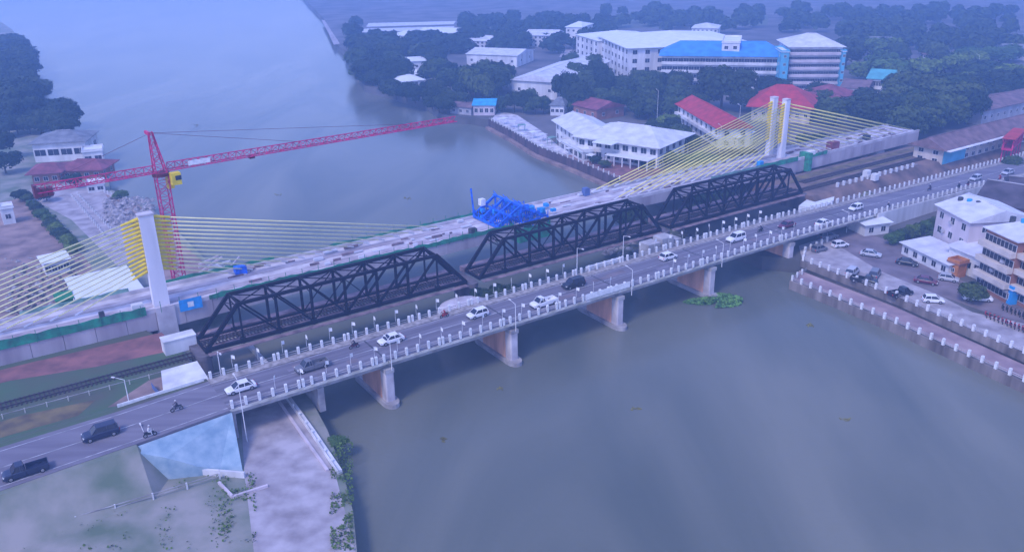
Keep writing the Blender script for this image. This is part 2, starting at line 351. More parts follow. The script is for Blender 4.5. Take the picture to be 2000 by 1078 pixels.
# ------------------------------------------------------------------ road bridge
def zroad(s):
    ks = [(-300, 3.6), (-120, 6.6), (-60, 7.7), (-30, 8), (100, 8), (124, 7.4), (145, 6.8), (180, 5.8), (210, 4.9), (260, 3.7), (400, 3.5)]
    for (a_, za), (b_, zb) in zip(ks[:-1], ks[1:]):
        if a_ <= s <= b_: return za + (zb - za) * (s - a_) / (b_ - a_)
    return 3.5
rbr = thing('road_bridge', 'long concrete road bridge with white parapet posts in front of the black truss', 'bridge', B(0, 0, 0), BH)
SA, SB = -27.0, 128.0
piers = [-1.6, 22.7, 47.3, 72.3, 97.0]
cuts = [SA] + piers + [118.0, SB]
for a_, b_ in zip(cuts[:-1], cuts[1:]):
    a2, b2 = a_ + 0.04, b_ - 0.04
    mb = MB()
    def sec(s):
        z = zroad(s); return [(s, 0.0, z - 0.45), (s, 0.0, z - 0.02), (s, 11.0, z - 0.02), (s, 11.0, z - 0.45), (s, 9.8, z - 0.55), (s, 1.2, z - 0.55)]
    mb.loft([sec(a2), sec((a_ + b_) / 2), sec(b2)]); mb.build('deck_span', 'grime_white', rbr)
    mb = MB()
    for n in (1.0, 3.6, 6.2, 8.8, 10.0):
        mb.loft([[(s, n, zroad(s) - 1.5), (s, n + 0.45, zroad(s) - 1.5), (s, n + 0.45, zroad(s) - 0.5), (s, n, zroad(s) - 0.5)] for s in (a2, b2)])
    mb.build('girders', 'concrete', rbr)
mb = MB(); mb2 = MB(); mb3 = MB()
sl_ = [SA, -10, 20, 50, 80, 100, 112, 124, 128]
mb.loft([[(s, 1.6, zroad(s) - 0.02), (s, 9.0, zroad(s) - 0.02), (s, 9.0, zroad(s) + 0.03), (s, 1.6, zroad(s) + 0.03)] for s in sl_]); mb.build('roadway', 'asphalt', rbr)
mb2.loft([[(s, 9.0, zroad(s) - 0.02), (s, 10.9, zroad(s) - 0.02), (s, 10.9, zroad(s) + 0.18), (s, 9.0, zroad(s) + 0.18)] for s in sl_]); mb2.build('footway', 'pavement', rbr)
mb3.loft([[(s, 0.1, zroad(s) - 0.02), (s, 1.6, zroad(s) - 0.02), (s, 1.6, zroad(s) + 0.18), (s, 0.1, zroad(s) + 0.18)] for s in sl_]); mb3.build('footway', 'asphalt_worn', rbr)
for n, wd in ((5.25, 0.14), (1.85, 0.10), (8.75, 0.10)):
    MB().loft([[(s, n - wd / 2, zroad(s) + 0.031), (s, n + wd / 2, zroad(s) + 0.031), (s, n + wd / 2, zroad(s) + 0.036), (s, n - wd / 2, zroad(s) + 0.036)] for s in sl_]).build('lane_line', 'line_paint', rbr)
for yk in (0.15, 10.75):
    for zz, th in ((0.42, 0.07), (0.78, 0.08)):
        MB().loft([[(s, yk - .05, zroad(s) + zz), (s, yk + .05, zroad(s) + zz), (s, yk + .05, zroad(s) + zz + th), (s, yk - .05, zroad(s) + zz + th)] for s in sl_]).build('parapet_rail', 'concrete', rbr)
post_me = MB().box(-.19, .19, -.18, .18, 0, 1.3).mesh('parapet_post', 'white_paint')
for yk in (0.15, 10.75):
    s = SA + 0.5; k = 0
    while s < SB:
        link('parapet_post', post_me, rbr, loc=(s, yk, zroad(s) + 0.05)); s += 2.02; k += 1
        if k % 6 == 0:
            link('parapet_post', post_me, rbr, loc=(s - 1.35, yk, zroad(s) + 0.05))
for ps in piers:
    mb = MB(); mb.box(ps - .78, ps + .78, 1.8, 9.2, 0.753, 5.898)
    mb.build('pier_wall', 'pier_orange', rbr)
    for yy in (0.9, 10.1):
        mb = MB(); mb.prism([(ps - .8, yy - .75), (ps - .6, yy - .95), (ps + .6, yy - .95), (ps + .8, yy - .75), (ps + .8, yy + .75), (ps + .6, yy + .95), (ps - .6, yy + .95), (ps - .8, yy + .75)], 0.752, 5.9); mb.build('pier_column', 'new_concrete', rbr, smooth=False)
    MB().box(ps - .8, ps + .8, -0.2, 11.0, 5.9, 6.62).build('cap_beam', 'concrete', rbr)
    ring = []
    for i in range(9):
        a = math.pi + math.pi * i / 8; ring.append((ps + math.cos(a) * 1.35, 0.4 + math.sin(a) * 1.9))
    for i in range(9):
        a = math.pi * i / 8; ring.append((ps + math.cos(a) * 1.35, 10.6 + math.sin(a) * 1.9))
    if ps < 90: MB().prism(ring, -0.8, 0.75).build('pile_cap', 'concrete', rbr)
for ps in piers + [118.0]:
    MB().box(ps - .14, ps + .14, 1.65, 8.95, zroad(ps) + .031, zroad(ps) + .04).build('expansion_joint', 'grey_dark', rbr)
rr = random.Random(12)
for i in range(16):
    x = rr.uniform(SA + 2, 98); y = rr.choice([rr.uniform(2.1, 3.4), rr.uniform(5.6, 7.0)]); l = rr.uniform(1.5, 7)
    MB().box(x, x + l, y, y + rr.uniform(.8, 1.5), 8.031, 8.0345 + i * .0004).build('asphalt_patch', 'lane' if i % 3 else 'asphalt_worn', rbr)
for a_, b_, yk in ((47.5, 56.5, 10.95), (38.6, 49.4, -0.06)):
    MB().box(a_, b_, yk - .04, yk + .04, 8.12, 9.25).build('white_board', 'white_paint', rbr)

# approach roads
def approach(name, secs, m_='asphalt_land'):
    struct(name, MB().loft(secs), m_)
# left approach follows the photo edges
Ln = [(-27, -0.2, 10.4), (-40, -1.2, 9.3), (-55, -2.0, 9.0), (-80, -3.2, 8.0), (-130, -6, 5.5), (-230, -12, 0)]
approach('approach_road', [[B(s, n0, 2.9), B(s, n0, zroad(s) + .03), B(s, n1, zroad(s) + .03), B(s, n1, 2.9)] for s, n0, n1 in Ln])
for fr in (0.08, 0.5, 0.9):
    struct('road_marking_line', MB().loft([[B(s, n0 + (n1 - n0) * fr, zroad(s) + .03), B(s, n0 + (n1 - n0) * fr + .14, zroad(s) + .03), B(s, n0 + (n1 - n0) * fr + .14, zroad(s) + .037), B(s, n0 + (n1 - n0) * fr, zroad(s) + .037)] for s, n0, n1 in Ln]), 'line_paint')
struct('embankment_slope', MB().loft([[B(-36.5, -3.5, 2.8), B(-36.5, -3.0, 3.1), B(-36.5, -1.5, 3.1), B(-36.5, -1.5, 2.8)]] + [[B(s, n0 - 7, 2.8), B(s, n0 - .9, zroad(s) - .05), B(s, n0 + .05, zroad(s) - .05), B(s, n0 + .05, 2.8)] for s, n0, n1 in Ln[1:]]), 'field')
struct('road_verge', MB().loft([[B(s, n1 - .05, 6.0), B(s, n1 - .05, zroad(s) - .03), B(s, n1 + 1.1, zroad(s) - .03), B(s, n1 + 4.5, 6.5 if s > -90 else 4.0), B(s, n1 + 4.5, 2.9)] for s, n0, n1 in Ln]), 'grass')
# blue painted retaining wall under the road (bottom left)
bw = MB()
q = [B(-26.8, -0.4, 7.75), B(-41.5, -1.6, 7.65), at(325, 894, 6.4), at(385, 910, 4.6), at(430, 916, 3.4), at(474, 919, 3.05)]
q2 = [Vector((p.x, p.y, 2.6)) for p in q]
bw.add([*q, *q2], [tuple(range(6)), tuple(range(6, 12))[::-1]] + [(i, i + 6, (i + 1) % 6 + 6, (i + 1) % 6) for i in range(6)])
tag(bw.build('abutment_slope', 'blue_wall'), 'pale blue painted slope beside the road at the left end of the bridge', 'embankment wall')
cb = MB()
pts = [at(318, 900, 4.5), at(382, 918, 3.6), at(430, 926, 3.2), at(478, 930, 3.2)]
ribbon_o = ribbon('kerb_wall', pts, 0.35, 2.9, 3.9, 'wall_white'); tag(ribbon_o, 'low curved white wall at the foot of the pale blue slope', 'wall')
# white abutment block on the far side of the road
ab = thing('abutment_block', 'white abutment block with a blue lower corner between the road and the railway', 'abutment', B(0, 0, 0), BH)
MB().prism([(-33.5, 11.2), (-26.6, 11.2), (-26.4, 19.0), (-32.0, 19.0)], 2.6, 7.7).build('block', 'wall_white', ab)
MB().add([(-33.8, 11.05, 6.55), (-30.2, 11.05, 6.55), (-33.8, 11.05, 7.75), (-34.2, 16, 6.6), (-34.2, 16, 7.7)], [(0, 1, 2), (0, 2, 4, 3)]).build('painted_corner', 'blue_shade', ab)
MB().bar(B(-44, 10.6, 7.9) - BA * 0 if False else (-40, 10.9, 7.95), (-27.5, 11.0, 8.25), .2, .5).build('parapet', 'white_paint', ab)
# pier-like abutment face towards the river
abt = thing('bridge_abutment', 'concrete abutment carrying the left end of the road bridge', 'abutment', B(0, 0, 0), BH)
MB().box(-27.4, -26.2, 0.2, 10.6, 2.4, 7.4).build('abutment_wall', 'concrete', abt)
MB().box(-13.4, -12.4, 0.8, 10.0, 2.4, 6.5).build('support_wall', 'concrete', abt)

# right approach ramp
Rn = [(127.6, 0, 11), (145, 0, 11), (165, 0.3, 11.2), (180, 0, 11.5), (210, -1.0, 12), (260, -3.0, 14), (400, -8, 14)]
approach('approach_road', [[B(s, n0 + 1.6, 2.9), B(s, n0 + 1.6, zroad(s) + .03), B(s, n1 - 1.8, zroad(s) + .03), B(s, n1 - 1.8, 2.9)] for s, n0, n1 in Rn])
approach('footway', [[B(s, n1 - 1.8, 2.9), B(s, n1 - 1.8, zroad(s) + .18), B(s, n1, zroad(s) + .18), B(s, n1, 2.9)] for s, n0, n1 in Rn], 'pavement')
approach('footway', [[B(s, n0, 2.9), B(s, n0, zroad(s) + .18), B(s, n0 + 1.6, zroad(s) + .18), B(s, n0 + 1.6, 2.9)] for s, n0, n1 in Rn], 'pavement')
struct('road_marking_line', MB().loft([[B(s, (n0 + n1) / 2, zroad(s) + .03), B(s, (n0 + n1) / 2 + .15, zroad(s) + .03), B(s, (n0 + n1) / 2 + .15, zroad(s) + .037), B(s, (n0 + n1) / 2, zroad(s) + .037)] for s, n0, n1 in Rn]), 'line_paint')
rp = thing('ramp_wall', 'pale retaining wall under the right hand bridge ramp behind the houses', 'wall', B(0, 0, 0), BH)
MB().loft([[(s, -0.25, 2.9), (s, -0.25, zroad(s) + .1), (s, 0.02, zroad(s) + .1), (s, 0.02, 2.9)] for s in (128, 145, 165, 180)]).build('wall_face', 'wall_white', rp)
def railing(name, label, pts, h=1.2, step=2.0, pw=.17, m_='white_paint', rails=(0.4, 0.75), cat='railing'):
    """posts and two rails along a polyline of world points"""
    o0 = pts[0]; r = thing(name, label, cat, tuple(o0), 0)
    me = MB().box(-pw, pw, -pw, pw, 0, h).mesh('post', m_)
    for a_, b_ in zip(pts[:-1], pts[1:]):
        L = (b_ - a_).length; k = max(1, round(L / step)); ang = math.atan2(b_.y - a_.y, b_.x - a_.x)
        for i in range(k):
            p = a_.lerp(b_, i / k) - o0; link('post', me, r, loc=tuple(p), rz=ang)
    for z in rails:
        mb = MB()
        for a_, b_ in zip(pts[:-1], pts[1:]): mb.bar(a_ - o0 + Vector((0, 0, z)), b_ - o0 + Vector((0, 0, z)), .07, .09)
        mb.build('rail', 'concrete', r)
    return r
railing('ramp_railing', 'white post railing on the far side of the right hand bridge ramp', [B(s, n1 - .15, zroad(s) + .18) for s, n0, n1 in Rn[:6]], step=2.2)
railing('ramp_railing', 'white post railing on the near side of the right hand bridge ramp', [B(s, n0 + .15, zroad(s) + .18) for s, n0, n1 in Rn[:4]], step=2.2)
railing('promenade_railing', 'white post railing along the water edge of the lower promenade', px([(2080, 782), (2000, 745), (1750, 632), (1640, 586), (1547, 548)], ZP + .12), step=2.4, h=1.25, pw=.21)
railing('promenade_railing', 'short white post railing at the upstream end of the lower promenade', px([(1547, 548), (1575, 530)], ZP + .12), step=2.0, pw=.17)
railing('terrace_railing', 'white post railing along the top of the wall beside the car park', px([(2080, 726), (2000, 690), (1750, 580), (1568, 509), (1572, 492), (1625, 468)], ZR + .1), step=2.4, h=1.25, pw=.21)
railing('slope_railing', 'close white paling fence beside the truss bridge abutment on the right', [B(104, 12.3, 3.2), B(128, 12.0, 3.2)], step=1.2, h=1.6, pw=.13)
railing('yard_fence', 'row of white fence posts on the riverside yard wall left of the near pier', px([(562, 778), (610, 845), (662, 922)], ZL + .6), step=3.0, h=0.5, pw=.12, rails=(0.2,))
tag(ribbon('river_parapet', px([(562, 778), (610, 845), (664, 925)], ZL), 0.7, 2.4, ZL + .6, 'wall_white'), 'white parapet wall of the riverside yard below the bridge', 'wall')
tag(ribbon('yard_kerb', px([(545, 785), (590, 850), (640, 920)], ZL), 0.4, 2.8, ZL + .3, 'wall_pink'), 'low pinkish kerb inside the white parapet of the riverside yard', 'kerb')
tag(ribbon('river_parapet', px([(488, 678), (522, 716)], ZL), 0.7, 2.4, ZL + .7, 'wall_white'), 'pale parapet wall between the truss bridge and the road bridge on the left bank', 'wall')
railing('track_fence', 'long thin white fence across the grass beside the railway on the left', [B(-28, 19.4, 6.6), B(-60, 19.6, 6.6), B(-110, 20, 6.6)], step=3.0, h=.8, pw=.07, rails=(.7,), m_='grime_white')
railing('boundary_fence', 'long low fence line across the hazy field in the lower left', px([(430, 935), (300, 975), (150, 1020), (0, 1060)], ZL), step=4.0, h=1.0, pw=.1, rails=(.5, .9), m_='wall_white')
tag(ribbon('kerb_wall', px([(523, 950), (455, 972), (428, 944)], ZL), 0.35, 2.6, ZL + .35, 'wall_pink'), 'pale hook shaped wall at the edge of the lower left yard', 'wall')

railing('river_railing', 'white railing along the riverside pavement in front of the mansion', [p_ + Vector((0, 0, .25)) for p_ in rw], step=3.0, h=1.1, pw=.14)
# small things on the riverside terrace
rr = random.Random(44)
for i in range(10):
    t_ = i / 9.0; p_ = at(985 + 170 * t_ + rr.uniform(-5, 5), 243 + 74 * t_ + rr.uniform(-3, 3), ZR); q_ = MB()
    q_.box(-1.4, 1.4, -1.2, 1.2, 2.3, 2.42)
    for sx in (-1.2, 1.2):
        for sy in (-1, 1): q_.box(sx - .06, sx + .06, sy - .06, sy + .06, 0, 2.298)
    o_ = q_.build('garden_canopy', ('roof_white', 'roof_pale', 'green_pale')[i % 3]); o_.location = (p_.x, p_.y, ZR + .02); o_.rotation_euler = (0, 0, rr.uniform(0, 1)); tag(o_, ('white', 'grey', 'pale green')[i % 3] + ' canopy on the riverside pavement, %s from the blue roofed house' % ('first second third fourth fifth sixth seventh eighth ninth tenth'.split()[i]), 'canopy')
# flags on both parapets
fl = thing('flag', '', 'flag')
MB().tube((0, 0, 0), (0, 0, 2.1), .03, .02, 5).build('flag_pole', 'white_paint', fl)
fm = MB(); NX = 5
fm.add([(i * .14, .05 * math.sin(i * 1.3), 1.45 + j * .6 - i * .02) for i in range(NX) for j in range(2)], [(2 * i, 2 * i + 2, 2 * i + 3, 2 * i + 1) for i in range(NX - 1)])
fo = fm.build('flag_cloth', 'white_paint', fl); so_ = fo.modifiers.new('thick', 'SOLIDIFY'); so_.thickness = .02
first = True
for yk, lab, grp, s0 in ((10.75, 'small white flag on the far parapet of the road bridge', 'flags on the far parapet', -23.0), (0.15, 'small white flag on the near parapet of the road bridge', 'flags on the near parapet', -20.0)):
    s = s0
    while s < 100:
        if not (45 < s < 58):
            if first: o = fl; o.location = B(s, yk, 9.1); o.rotation_euler = (0, 0, rnd.uniform(-1, 2)); first = False
            else: o = dup(fl, B(s, yk, 9.1), rnd.uniform(-1.0, 2.2))
            o['label'] = lab; o['group'] = grp
        s += 4.04
# street lamps and poles
def lamp(loc, label, h=8.0, ang=0.0, arm=1.6, m_='white_paint'):
    r = thing('street_lamp', label, 'street lamp', tuple(loc), ang)
    MB().tube((0, 0, 0), (0, 0, h), .075, .05, 8).build('pole', m_, r)
    MB().tube((0, 0, h), (0, arm, h + .3), .035, .03, 6).build('arm', m_, r)
    MB().box(-.1, .1, arm - .1, arm + .4, h + .22, h + .36).build('lamp_head', 'wall_white', r)
    return r
lamp(B(45.5, 11.2, 8), 'white street lamp on the far parapet left of the white board', 5.5, BH + math.pi)
lamp(B(57.5, 11.2, 8), 'white street lamp on the far parapet right of the white board', 5.5, BH + math.pi)
lamp(B(49.8, -0.2, 6.3), 'white street lamp on the near parapet above the third river pier', 5.2, BH)
lamp(B(22.9, -0.2, 6.3), 'white street lamp on the near parapet above the second river pier', 5.2, BH)
lamp(B(-1.2, -0.2, 6.3), 'white street lamp on the near parapet above the leftmost river pier', 5.2, BH)
lamp(B(74.5, -0.2, 6.3), 'white street lamp above the pier with the green water plants', 5.2, BH)
lamp(B(-25.6, -1.6, 3.0), 'tall white street lamp at the left end of the near parapet', 10.0, BH)
lamp(B(-24.8, 11.3, 6.6), 'short white lamp post beside the white car at the left end of the bridge', 5.5, BH + math.pi)
lamp(at(255, 800, 6.6), 'pale lamp post in the grass left of the black car on the approach road', 5.0, BH + .8)
lamp(at(290, 890, 4.0), 'short pale post beside the road at the left of the blue slope', 4.0, BH)
lamp(at(1653, 455, 3.2), 'white lamp post under the right end of the bridge', 5.0, BH)
lamp(at(1283, 240, 3.2), 'tall white pole right of the big white mansion', 12, 0.3)
lamp(at(1178, 170, 3.2), 'distant white pole between the trees in front of the school', 12, 0.3)
lamp(at(1405, 300, 3.2), 'white pole seen through the cables near the red roofed house', 9, 0.3)
lamp(at(1442, 262, 3.2), 'white pole just left of the far pylon cables', 10, 0.3)
lamp(at(1906, 150, 3.2), 'faint pole in the trees at the upper right', 10, 0.3)

# ------------------------------------------------------------------ black truss bridge, three spans
TZ, TT = 8.0, 14.8; YN, YF = 21.2, 26.2
def truss(s0, s1, label):
    L = s1 - s0; P_ = L / 8
    r = thing('railway_truss_span', label, 'truss bridge', B(s0, 0, 0), BH)
    S = 'black_steel'
    for Y in (YN, YF):
        for i in range(8):
            MB().bar((i * P_ + .01, Y, TZ), ((i + 1) * P_ - .01, Y, TZ), .55, .62).build('bottom_chord', S, r)
        for i in range(1, 7):
            MB().bar((i * P_ + .01, Y, TT), ((i + 1) * P_ - .01, Y, TT), .52, .52).build('top_chord', S, r)
        MB().bar((0.1, Y, TZ), (P_, Y, TT + .1), .50, .62).build('end_post', S, r)
        MB().bar((L - 0.1, Y, TZ), (L - P_, Y, TT + .1), .50, .62).build('end_post', S, r)
        for i in range(1, 8):
            wv = .26 if i in (1, 7) else .40
            MB().bar((i * P_, Y, TZ + .2), (i * P_, Y, TT - .2), wv, wv * 1.1).build('vertical', S, r)
            MB().add([(i * P_ - .55, Y - .29, TZ - .35), (i * P_ + .55, Y - .29, TZ - .35), (i * P_ + .45, Y - .29, TZ + .55), (i * P_ - .45, Y - .29, TZ + .55),
                      (i * P_ - .55, Y + .29, TZ - .35), (i * P_ + .55, Y + .29, TZ - .35), (i * P_ + .45, Y + .29, TZ + .55), (i * P_ - .45, Y + .29, TZ + .55)],
                     [(0, 1, 2, 3), (7, 6, 5, 4), (0, 4, 5, 1), (1, 5, 6, 2), (2, 6, 7, 3), (3, 7, 4, 0)]).build('gusset_plate', S, r)
        for i, j in ((1, 2), (2, 3), (3, 4), (7, 6), (6, 5), (5, 4)):
            mb = MB()
            for dy in (-.16, .16): mb.bar((i * P_ + .0, Y + dy, TT - .1), (j * P_, Y + dy, TZ + .1), .14, .28)
            mb.build('diagonal', S, r)
        for i, j in ((4, 3), (4, 5)):
            MB().bar((i * P_, Y, TT - .1), (j * P_, Y, TZ + .1), .13, .17).build('counter_brace', S, r)
    for i in range(1, 8):
        MB().bar((i * P_, YN, TT), (i * P_, YF, TT), .28, .34).build('top_strut', S, r)
        mb = MB(); zl = TT - 1.1
        mb.bar((i * P_, YN, zl), (i * P_, YF, zl), .12, .14)
        mb.bar((i * P_, YN, zl - .0), (i * P_, YN + 1.0, TT), .1); mb.bar((i * P_, YF, zl), (i * P_, YF - 1.0, TT), .1)
        mb.build('sway_frame', S, r)
    for i in range(1, 7):
        MB().bar((i * P_, YN, TT + .02), ((i + 1) * P_, YF, TT + .02), .15, .15).build('lateral_brace', S, r)
        MB().bar((i * P_, YF, TT - .1), ((i + 1) * P_, YN, TT - .1), .15, .15).build('lateral_brace', S, r)
    for x0, x1 in ((0, P_), (L, L - P_)):
        mb = MB(); f = lambda t_: x0 + (x1 - x0) * t_; g = lambda t_: TZ + (TT - TZ) * t_
        mb.bar((f(.82), YN, g(.82)), (f(.82), YF, g(.82)), .18, .2)
        mb.bar((f(.82), YN, g(.82)), (f(.97), YF, g(.97)), .1); mb.bar((f(.82), YF, g(.82)), (f(.97), YN, g(.97)), .1)
        mb.build('portal_frame', S, r)
    for i in range(9):
        MB().bar((i * P_, YN - .2, TZ - .15), (i * P_, YF + .2, TZ - .15), .35, .6).build('floor_beam', S, r)
    for y in (22.7, 24.7): MB().box(0.1, L - .1, y - .15, y + .15, TZ - .3, TZ + .18).build('stringer', 'rust_deck', r)
    MB().box(0.0, L, 24.95, 25.85, TZ - .05, TZ + .05).build('walkway', 'rust_deck', r)
    MB().box(0.0, L, 21.55, 22.45, TZ - .05, TZ + .05).build('walkway', 'rust_deck', r)
    MB().box(0.2, L - .2, 19.85, 20.95, TZ - .62, TZ - .5).build('service_walkway', 'rust_deck', r)
    MB().box(-.4, L + .4, 26.6, 28.1, TZ - .6, TZ + .45).build('pipe_duct', 'rust_deck', r)
    k = MB(); s = .2
    while s < L: k.box(s, s + .24, 22.4, 25.0, TZ + .19, TZ + .33); s += .6
    k.build('sleepers', 'sleeper', r, kind='stuff')
    for y in (23.0, 24.4): MB().box(0, L, y - .07, y + .07, TZ + .33, TZ + .48).build('rail', 'rail', r)
    return r
truss(-24.3, 25.9, 'black steel railway truss span nearest the left bank')
truss(29.0, 77.6, 'middle black steel railway truss span over the river')
truss(80.6, 127.0, 'black steel railway truss span at the right bank')
def tpier(s, label, rocks=False):
    r = thing('truss_pier', label, 'bridge pier', B(s, 0, 0), BH)
    ring = [(math.cos(math.pi + math.pi * i / 8) * 1.1, 21.6 + math.sin(math.pi + math.pi * i / 8) * 1.1) for i in range(9)] + [(math.cos(math.pi * i / 8) * 1.1, 26.4 + math.sin(math.pi * i / 8) * 1.1) for i in range(9)]
    MB().prism(ring, -.8, 6.5).build('shaft', 'pier_stone', r)
    MB().prism([(x * 1.15, 23.7 + (y - 23.7) * 1.05) for x, y in ring], 6.5, 7.35).build('cap', 'pier_stone', r)
rk0 = MB(); rk0.prism([B(25.5, 14), B(36, 14), B(37, 20), B(31, 25), B(26, 25)], -.6, 3.6); tag(rk0.build('pier_island', 'rubble'), 'low rubble island around the first truss pier behind the road bridge', 'rubble island')
tpier(-24.6, 'stone pier under the left end of the black truss bridge')
tpier(27.4, 'stone pier between the left and the middle black truss spans')
tpier(79.1, 'stone pier between the middle and the right black truss spans')
tpier(127.6, 'stone pier under the right end of the black truss bridge')
# round concrete caisson beside the truss pier
c0 = B(22.0, 15.9); cs = thing('round_caisson', 'rounded pale concrete caisson below the truss pier behind the white hatchback', 'caisson', (c0.x, c0.y, 0), BH)
rings = []
for z, k in ((-.5, 1.0), (5.2, 1.0), (6.1, .9), (6.4, .6)):
    rings.append([((5.4 * k) * math.cos(a) , (3.9 * k) * math.sin(a), z) for a in [2 * math.pi * i / 28 for i in range(28)]])
MB().loft(rings).build('shell', 'new_concrete', cs, smooth=True)
c1 = B(72.0, 12.2); cs = thing('concrete_block', 'tall pale concrete blocks beyond the far parapet below the right truss joint', 'concrete block', (c1.x, c1.y, 0), BH)
for i, (x0, x1, hh) in enumerate(((-5.0, -1.5, 8.6), (-1.0, 2.4, 9.2), (3.0, 4.8, 8.2))): MB().box(x0, x1, 1.5, 4.5, -.6, hh).build('block', 'concrete', cs)

# ------------------------------------------------------------------ new cable stayed bridge
DZ = 9.5; G0, G1 = 38.6, 50.0
def gdep(s):
    for c in (-26.0, 146.0):
        pass
    d = min(abs(s + 26), abs(s - 146)) / 86.0
    return 3.5 - 1.5 * min(1, d) ** .8 if -26 <= s <= 146 else 3.5 - 0.6 * min(1, d)
nb = thing('cable_stayed_bridge', 'new concrete railway bridge with yellow stay cables and pale pylons behind the black truss', 'bridge', B(0, 0, 0), BH)
s = -78.0
while s < 206:
    a_, b_ = s + .035, s + 4.965
    def sec(x):
        d = gdep(x); return [(x, G0, DZ - d * .98), (x, G0, DZ), (x, G1, DZ), (x, G1, DZ - d * .98), (x, G1 - 1.2, DZ - d), (x, G0 + 1.2, DZ - d)]
    if not (52 < s + 2 < 57):
        MB().loft([sec(a_), sec(b_)]).build('girder_segment', 'girder_face', nb)
    s += 5.0
for n0, n1 in ((G0, G0 + .35), (G1 - .35, G1)):
    for a_, b_ in ((-78, 52), (57, 207)):
        MB().box(a_, b_, n0, n1, DZ + .004, DZ + .75).build('parapet', 'new_concrete', nb)
for a_, b_ in ((-78, 52), (57, 207)):
    MB().box(a_, b_, G0 + .4, G1 - .4, DZ + .004, DZ + .08).build('deck_surface', 'new_concrete', nb)
    for y in (42.2, 46.4):
        MB().box(a_ + 2, b_ - 2, y - .9, y + .9, DZ + .08, DZ + .22).build('track_slab', 'girder_face', nb)
def net(a_, b_, y, h0=.15, h1=1.15, m_='green_net'):
    mb = MB(); n = max(2, int((b_ - a_) / 1.2)); rr = random.Random(int(a_ * 7 + y))
    top = [(a_ + (b_ - a_) * i / n, y + rr.uniform(-.12, .12), DZ + h1 + rr.uniform(-.2, .12)) for i in range(n + 1)]
    bot = [(p[0], y, DZ + h0) for p in top]
    mb.add(top + bot, [(i, i + 1, n + 2 + i, n + 1 + i) for i in range(n)])
    o = mb.build('safety_net', m_, nb); mo = o.modifiers.new('thick', 'SOLIDIFY'); mo.thickness = .06
net(-60, -29.5, G0 - .1, -.1, 1.5); net(-78, -60, G0 - .1, -.1, 1.3); net(-18.5, 49, G0 - .1, .1, 1.1)
net(10, 51, G1 + .1, -.1, 1.3); net(-24, -2, G1 + .1, -.3, 1.4); net(-48, -30, G1 - .2, .1, 1.5, 'green_pale')
net(112, 131, G0 - .1, 0, 1.3, 'green_pale'); net(131, 147, G0 - .1, 0, 1.4); net(150, 160, G0 - .15, .1, 1.3)
post2 = MB().bar((0, 0, -.2), (0, 0, 2.0), .09).mesh('net_post', 'green_net')
for i in range(34): link('net_post', post2, nb, loc=(-60 + i * 3.3, G0 - .22, DZ))
for i in range(12): link('net_post', post2, nb, loc=(12 + i * 3.3, G1 + .22, DZ))
def leg(s, n, h, wx, wy, z0=DZ):
    mb = MB(); x, y = wx / 2, wy / 2
    mb.loft([[(s - x, n - y, z0), (s + x, n - y, z0), (s + x, n + y, z0), (s - x, n + y, z0)],
             [(s - x * .9, n - y, z0 + h * .55), (s + x * .9, n - y, z0 + h * .55), (s + x * .9, n + y, z0 + h * .55), (s - x * .9, n + y, z0 + h * .55)],
             [(s - x * .9, n - y, z0 + h), (s + x * .9, n - y, z0 + h), (s + x * .9, n + y, z0 + h), (s - x * .9, n + y, z0 + h)]])
    mb.build('pylon_leg', 'pylon', nb)
    MB().box(s - x * .9 - .08, s + x * .9 + .08, n - y - .08, n + y + .08, z0 + h + .003, z0 + h + .35).build('pylon_cap', 'new_concrete', nb)
leg(-26.3, 41.3, 17.0, 2.7, 1.7, DZ + .08)
leg(145.5, 43.3, 16.6, 1.9, 1.5, DZ + .08); leg(145.5, 47.6, 16.6, 1.9, 1.5, DZ + .08)
for ss_, nn in ((-26.3, 44.3), (145.5, 44.3), (188, 44.3), (-66, 44.3)):
    MB().box(ss_ - 1.8, ss_ + 1.8, nn - 5.4, nn + 5.4, -.8, DZ - 3.52).build('river_pier', 'new_concrete', nb)
MB().box(-27.9, -24.7, G0 - .25, G0 - .01, 4.0, DZ + .8).build('pylon_base', 'new_concrete', nb)
def fan(s0, n0, side, anchors, z_hi, z_lo, nk, m_, r_=.115, wleg=1.2):
    k = len(anchors)
    for i, (sa, na) in enumerate(anchors):
        zt = z_hi + (z_lo - z_hi) * i / (k - 1)
        p = Vector((s0 + side * wleg, n0, zt)); q = Vector((sa, na, DZ + .5)); d = (q - p).normalized()
        MB().tube(p + d * 1.9, q, r_, r_, 6).build('stay_cable', m_, nb, smooth=True)
        MB().tube(p, p + d * nk, .34, .2, 8).build('cable_sleeve', 'yellow', nb)
        MB().tube(q - d * 1.6, q, .13, .17, 6).build('cable_anchor', 'wall_white', nb)
N1 = 14
fan(-26.3, 41.3, 1, [(36 - 47 * i / 13, 47.6) for i in range(N1)], DZ + 16.6, DZ + 7.0, 3.0, 'cable_white')
fan(-26.3, 41.3, -1, [(-92 + 52 * i / 13, 44.6) for i in range(N1)], DZ + 16.6, DZ + 7.0, 3.0, 'cable_white')
fan(145.5, 43.3, -1, [(80 + 49 * i / 13, 40.2) for i in range(N1)], DZ + 15.6, DZ + 5.2, 1.5, 'cable', wleg=.85)
fan(145.5, 47.6, -1, [(80 + 49 * i / 13, 48.9) for i in range(N1)], DZ + 15.6, DZ + 5.2, 1.5, 'cable', wleg=.85)
fan(145.5, 43.3, 1, [(206 - 46 * i / 11, 40.2) for i in range(12)], DZ + 15.6, DZ + 5.2, 1.5, 'cable', wleg=.85)
fan(145.5, 47.6, 1, [(206 - 46 * i / 11, 48.9) for i in range(12)], DZ + 15.6, DZ + 5.2, 1.5, 'cable', wleg=.85)
MB().box(150.2, 151.6, G0 - 1.6, G0 + 2, DZ - 3.4, DZ + 1.8).build('formwork_panel', 'green_net', nb)
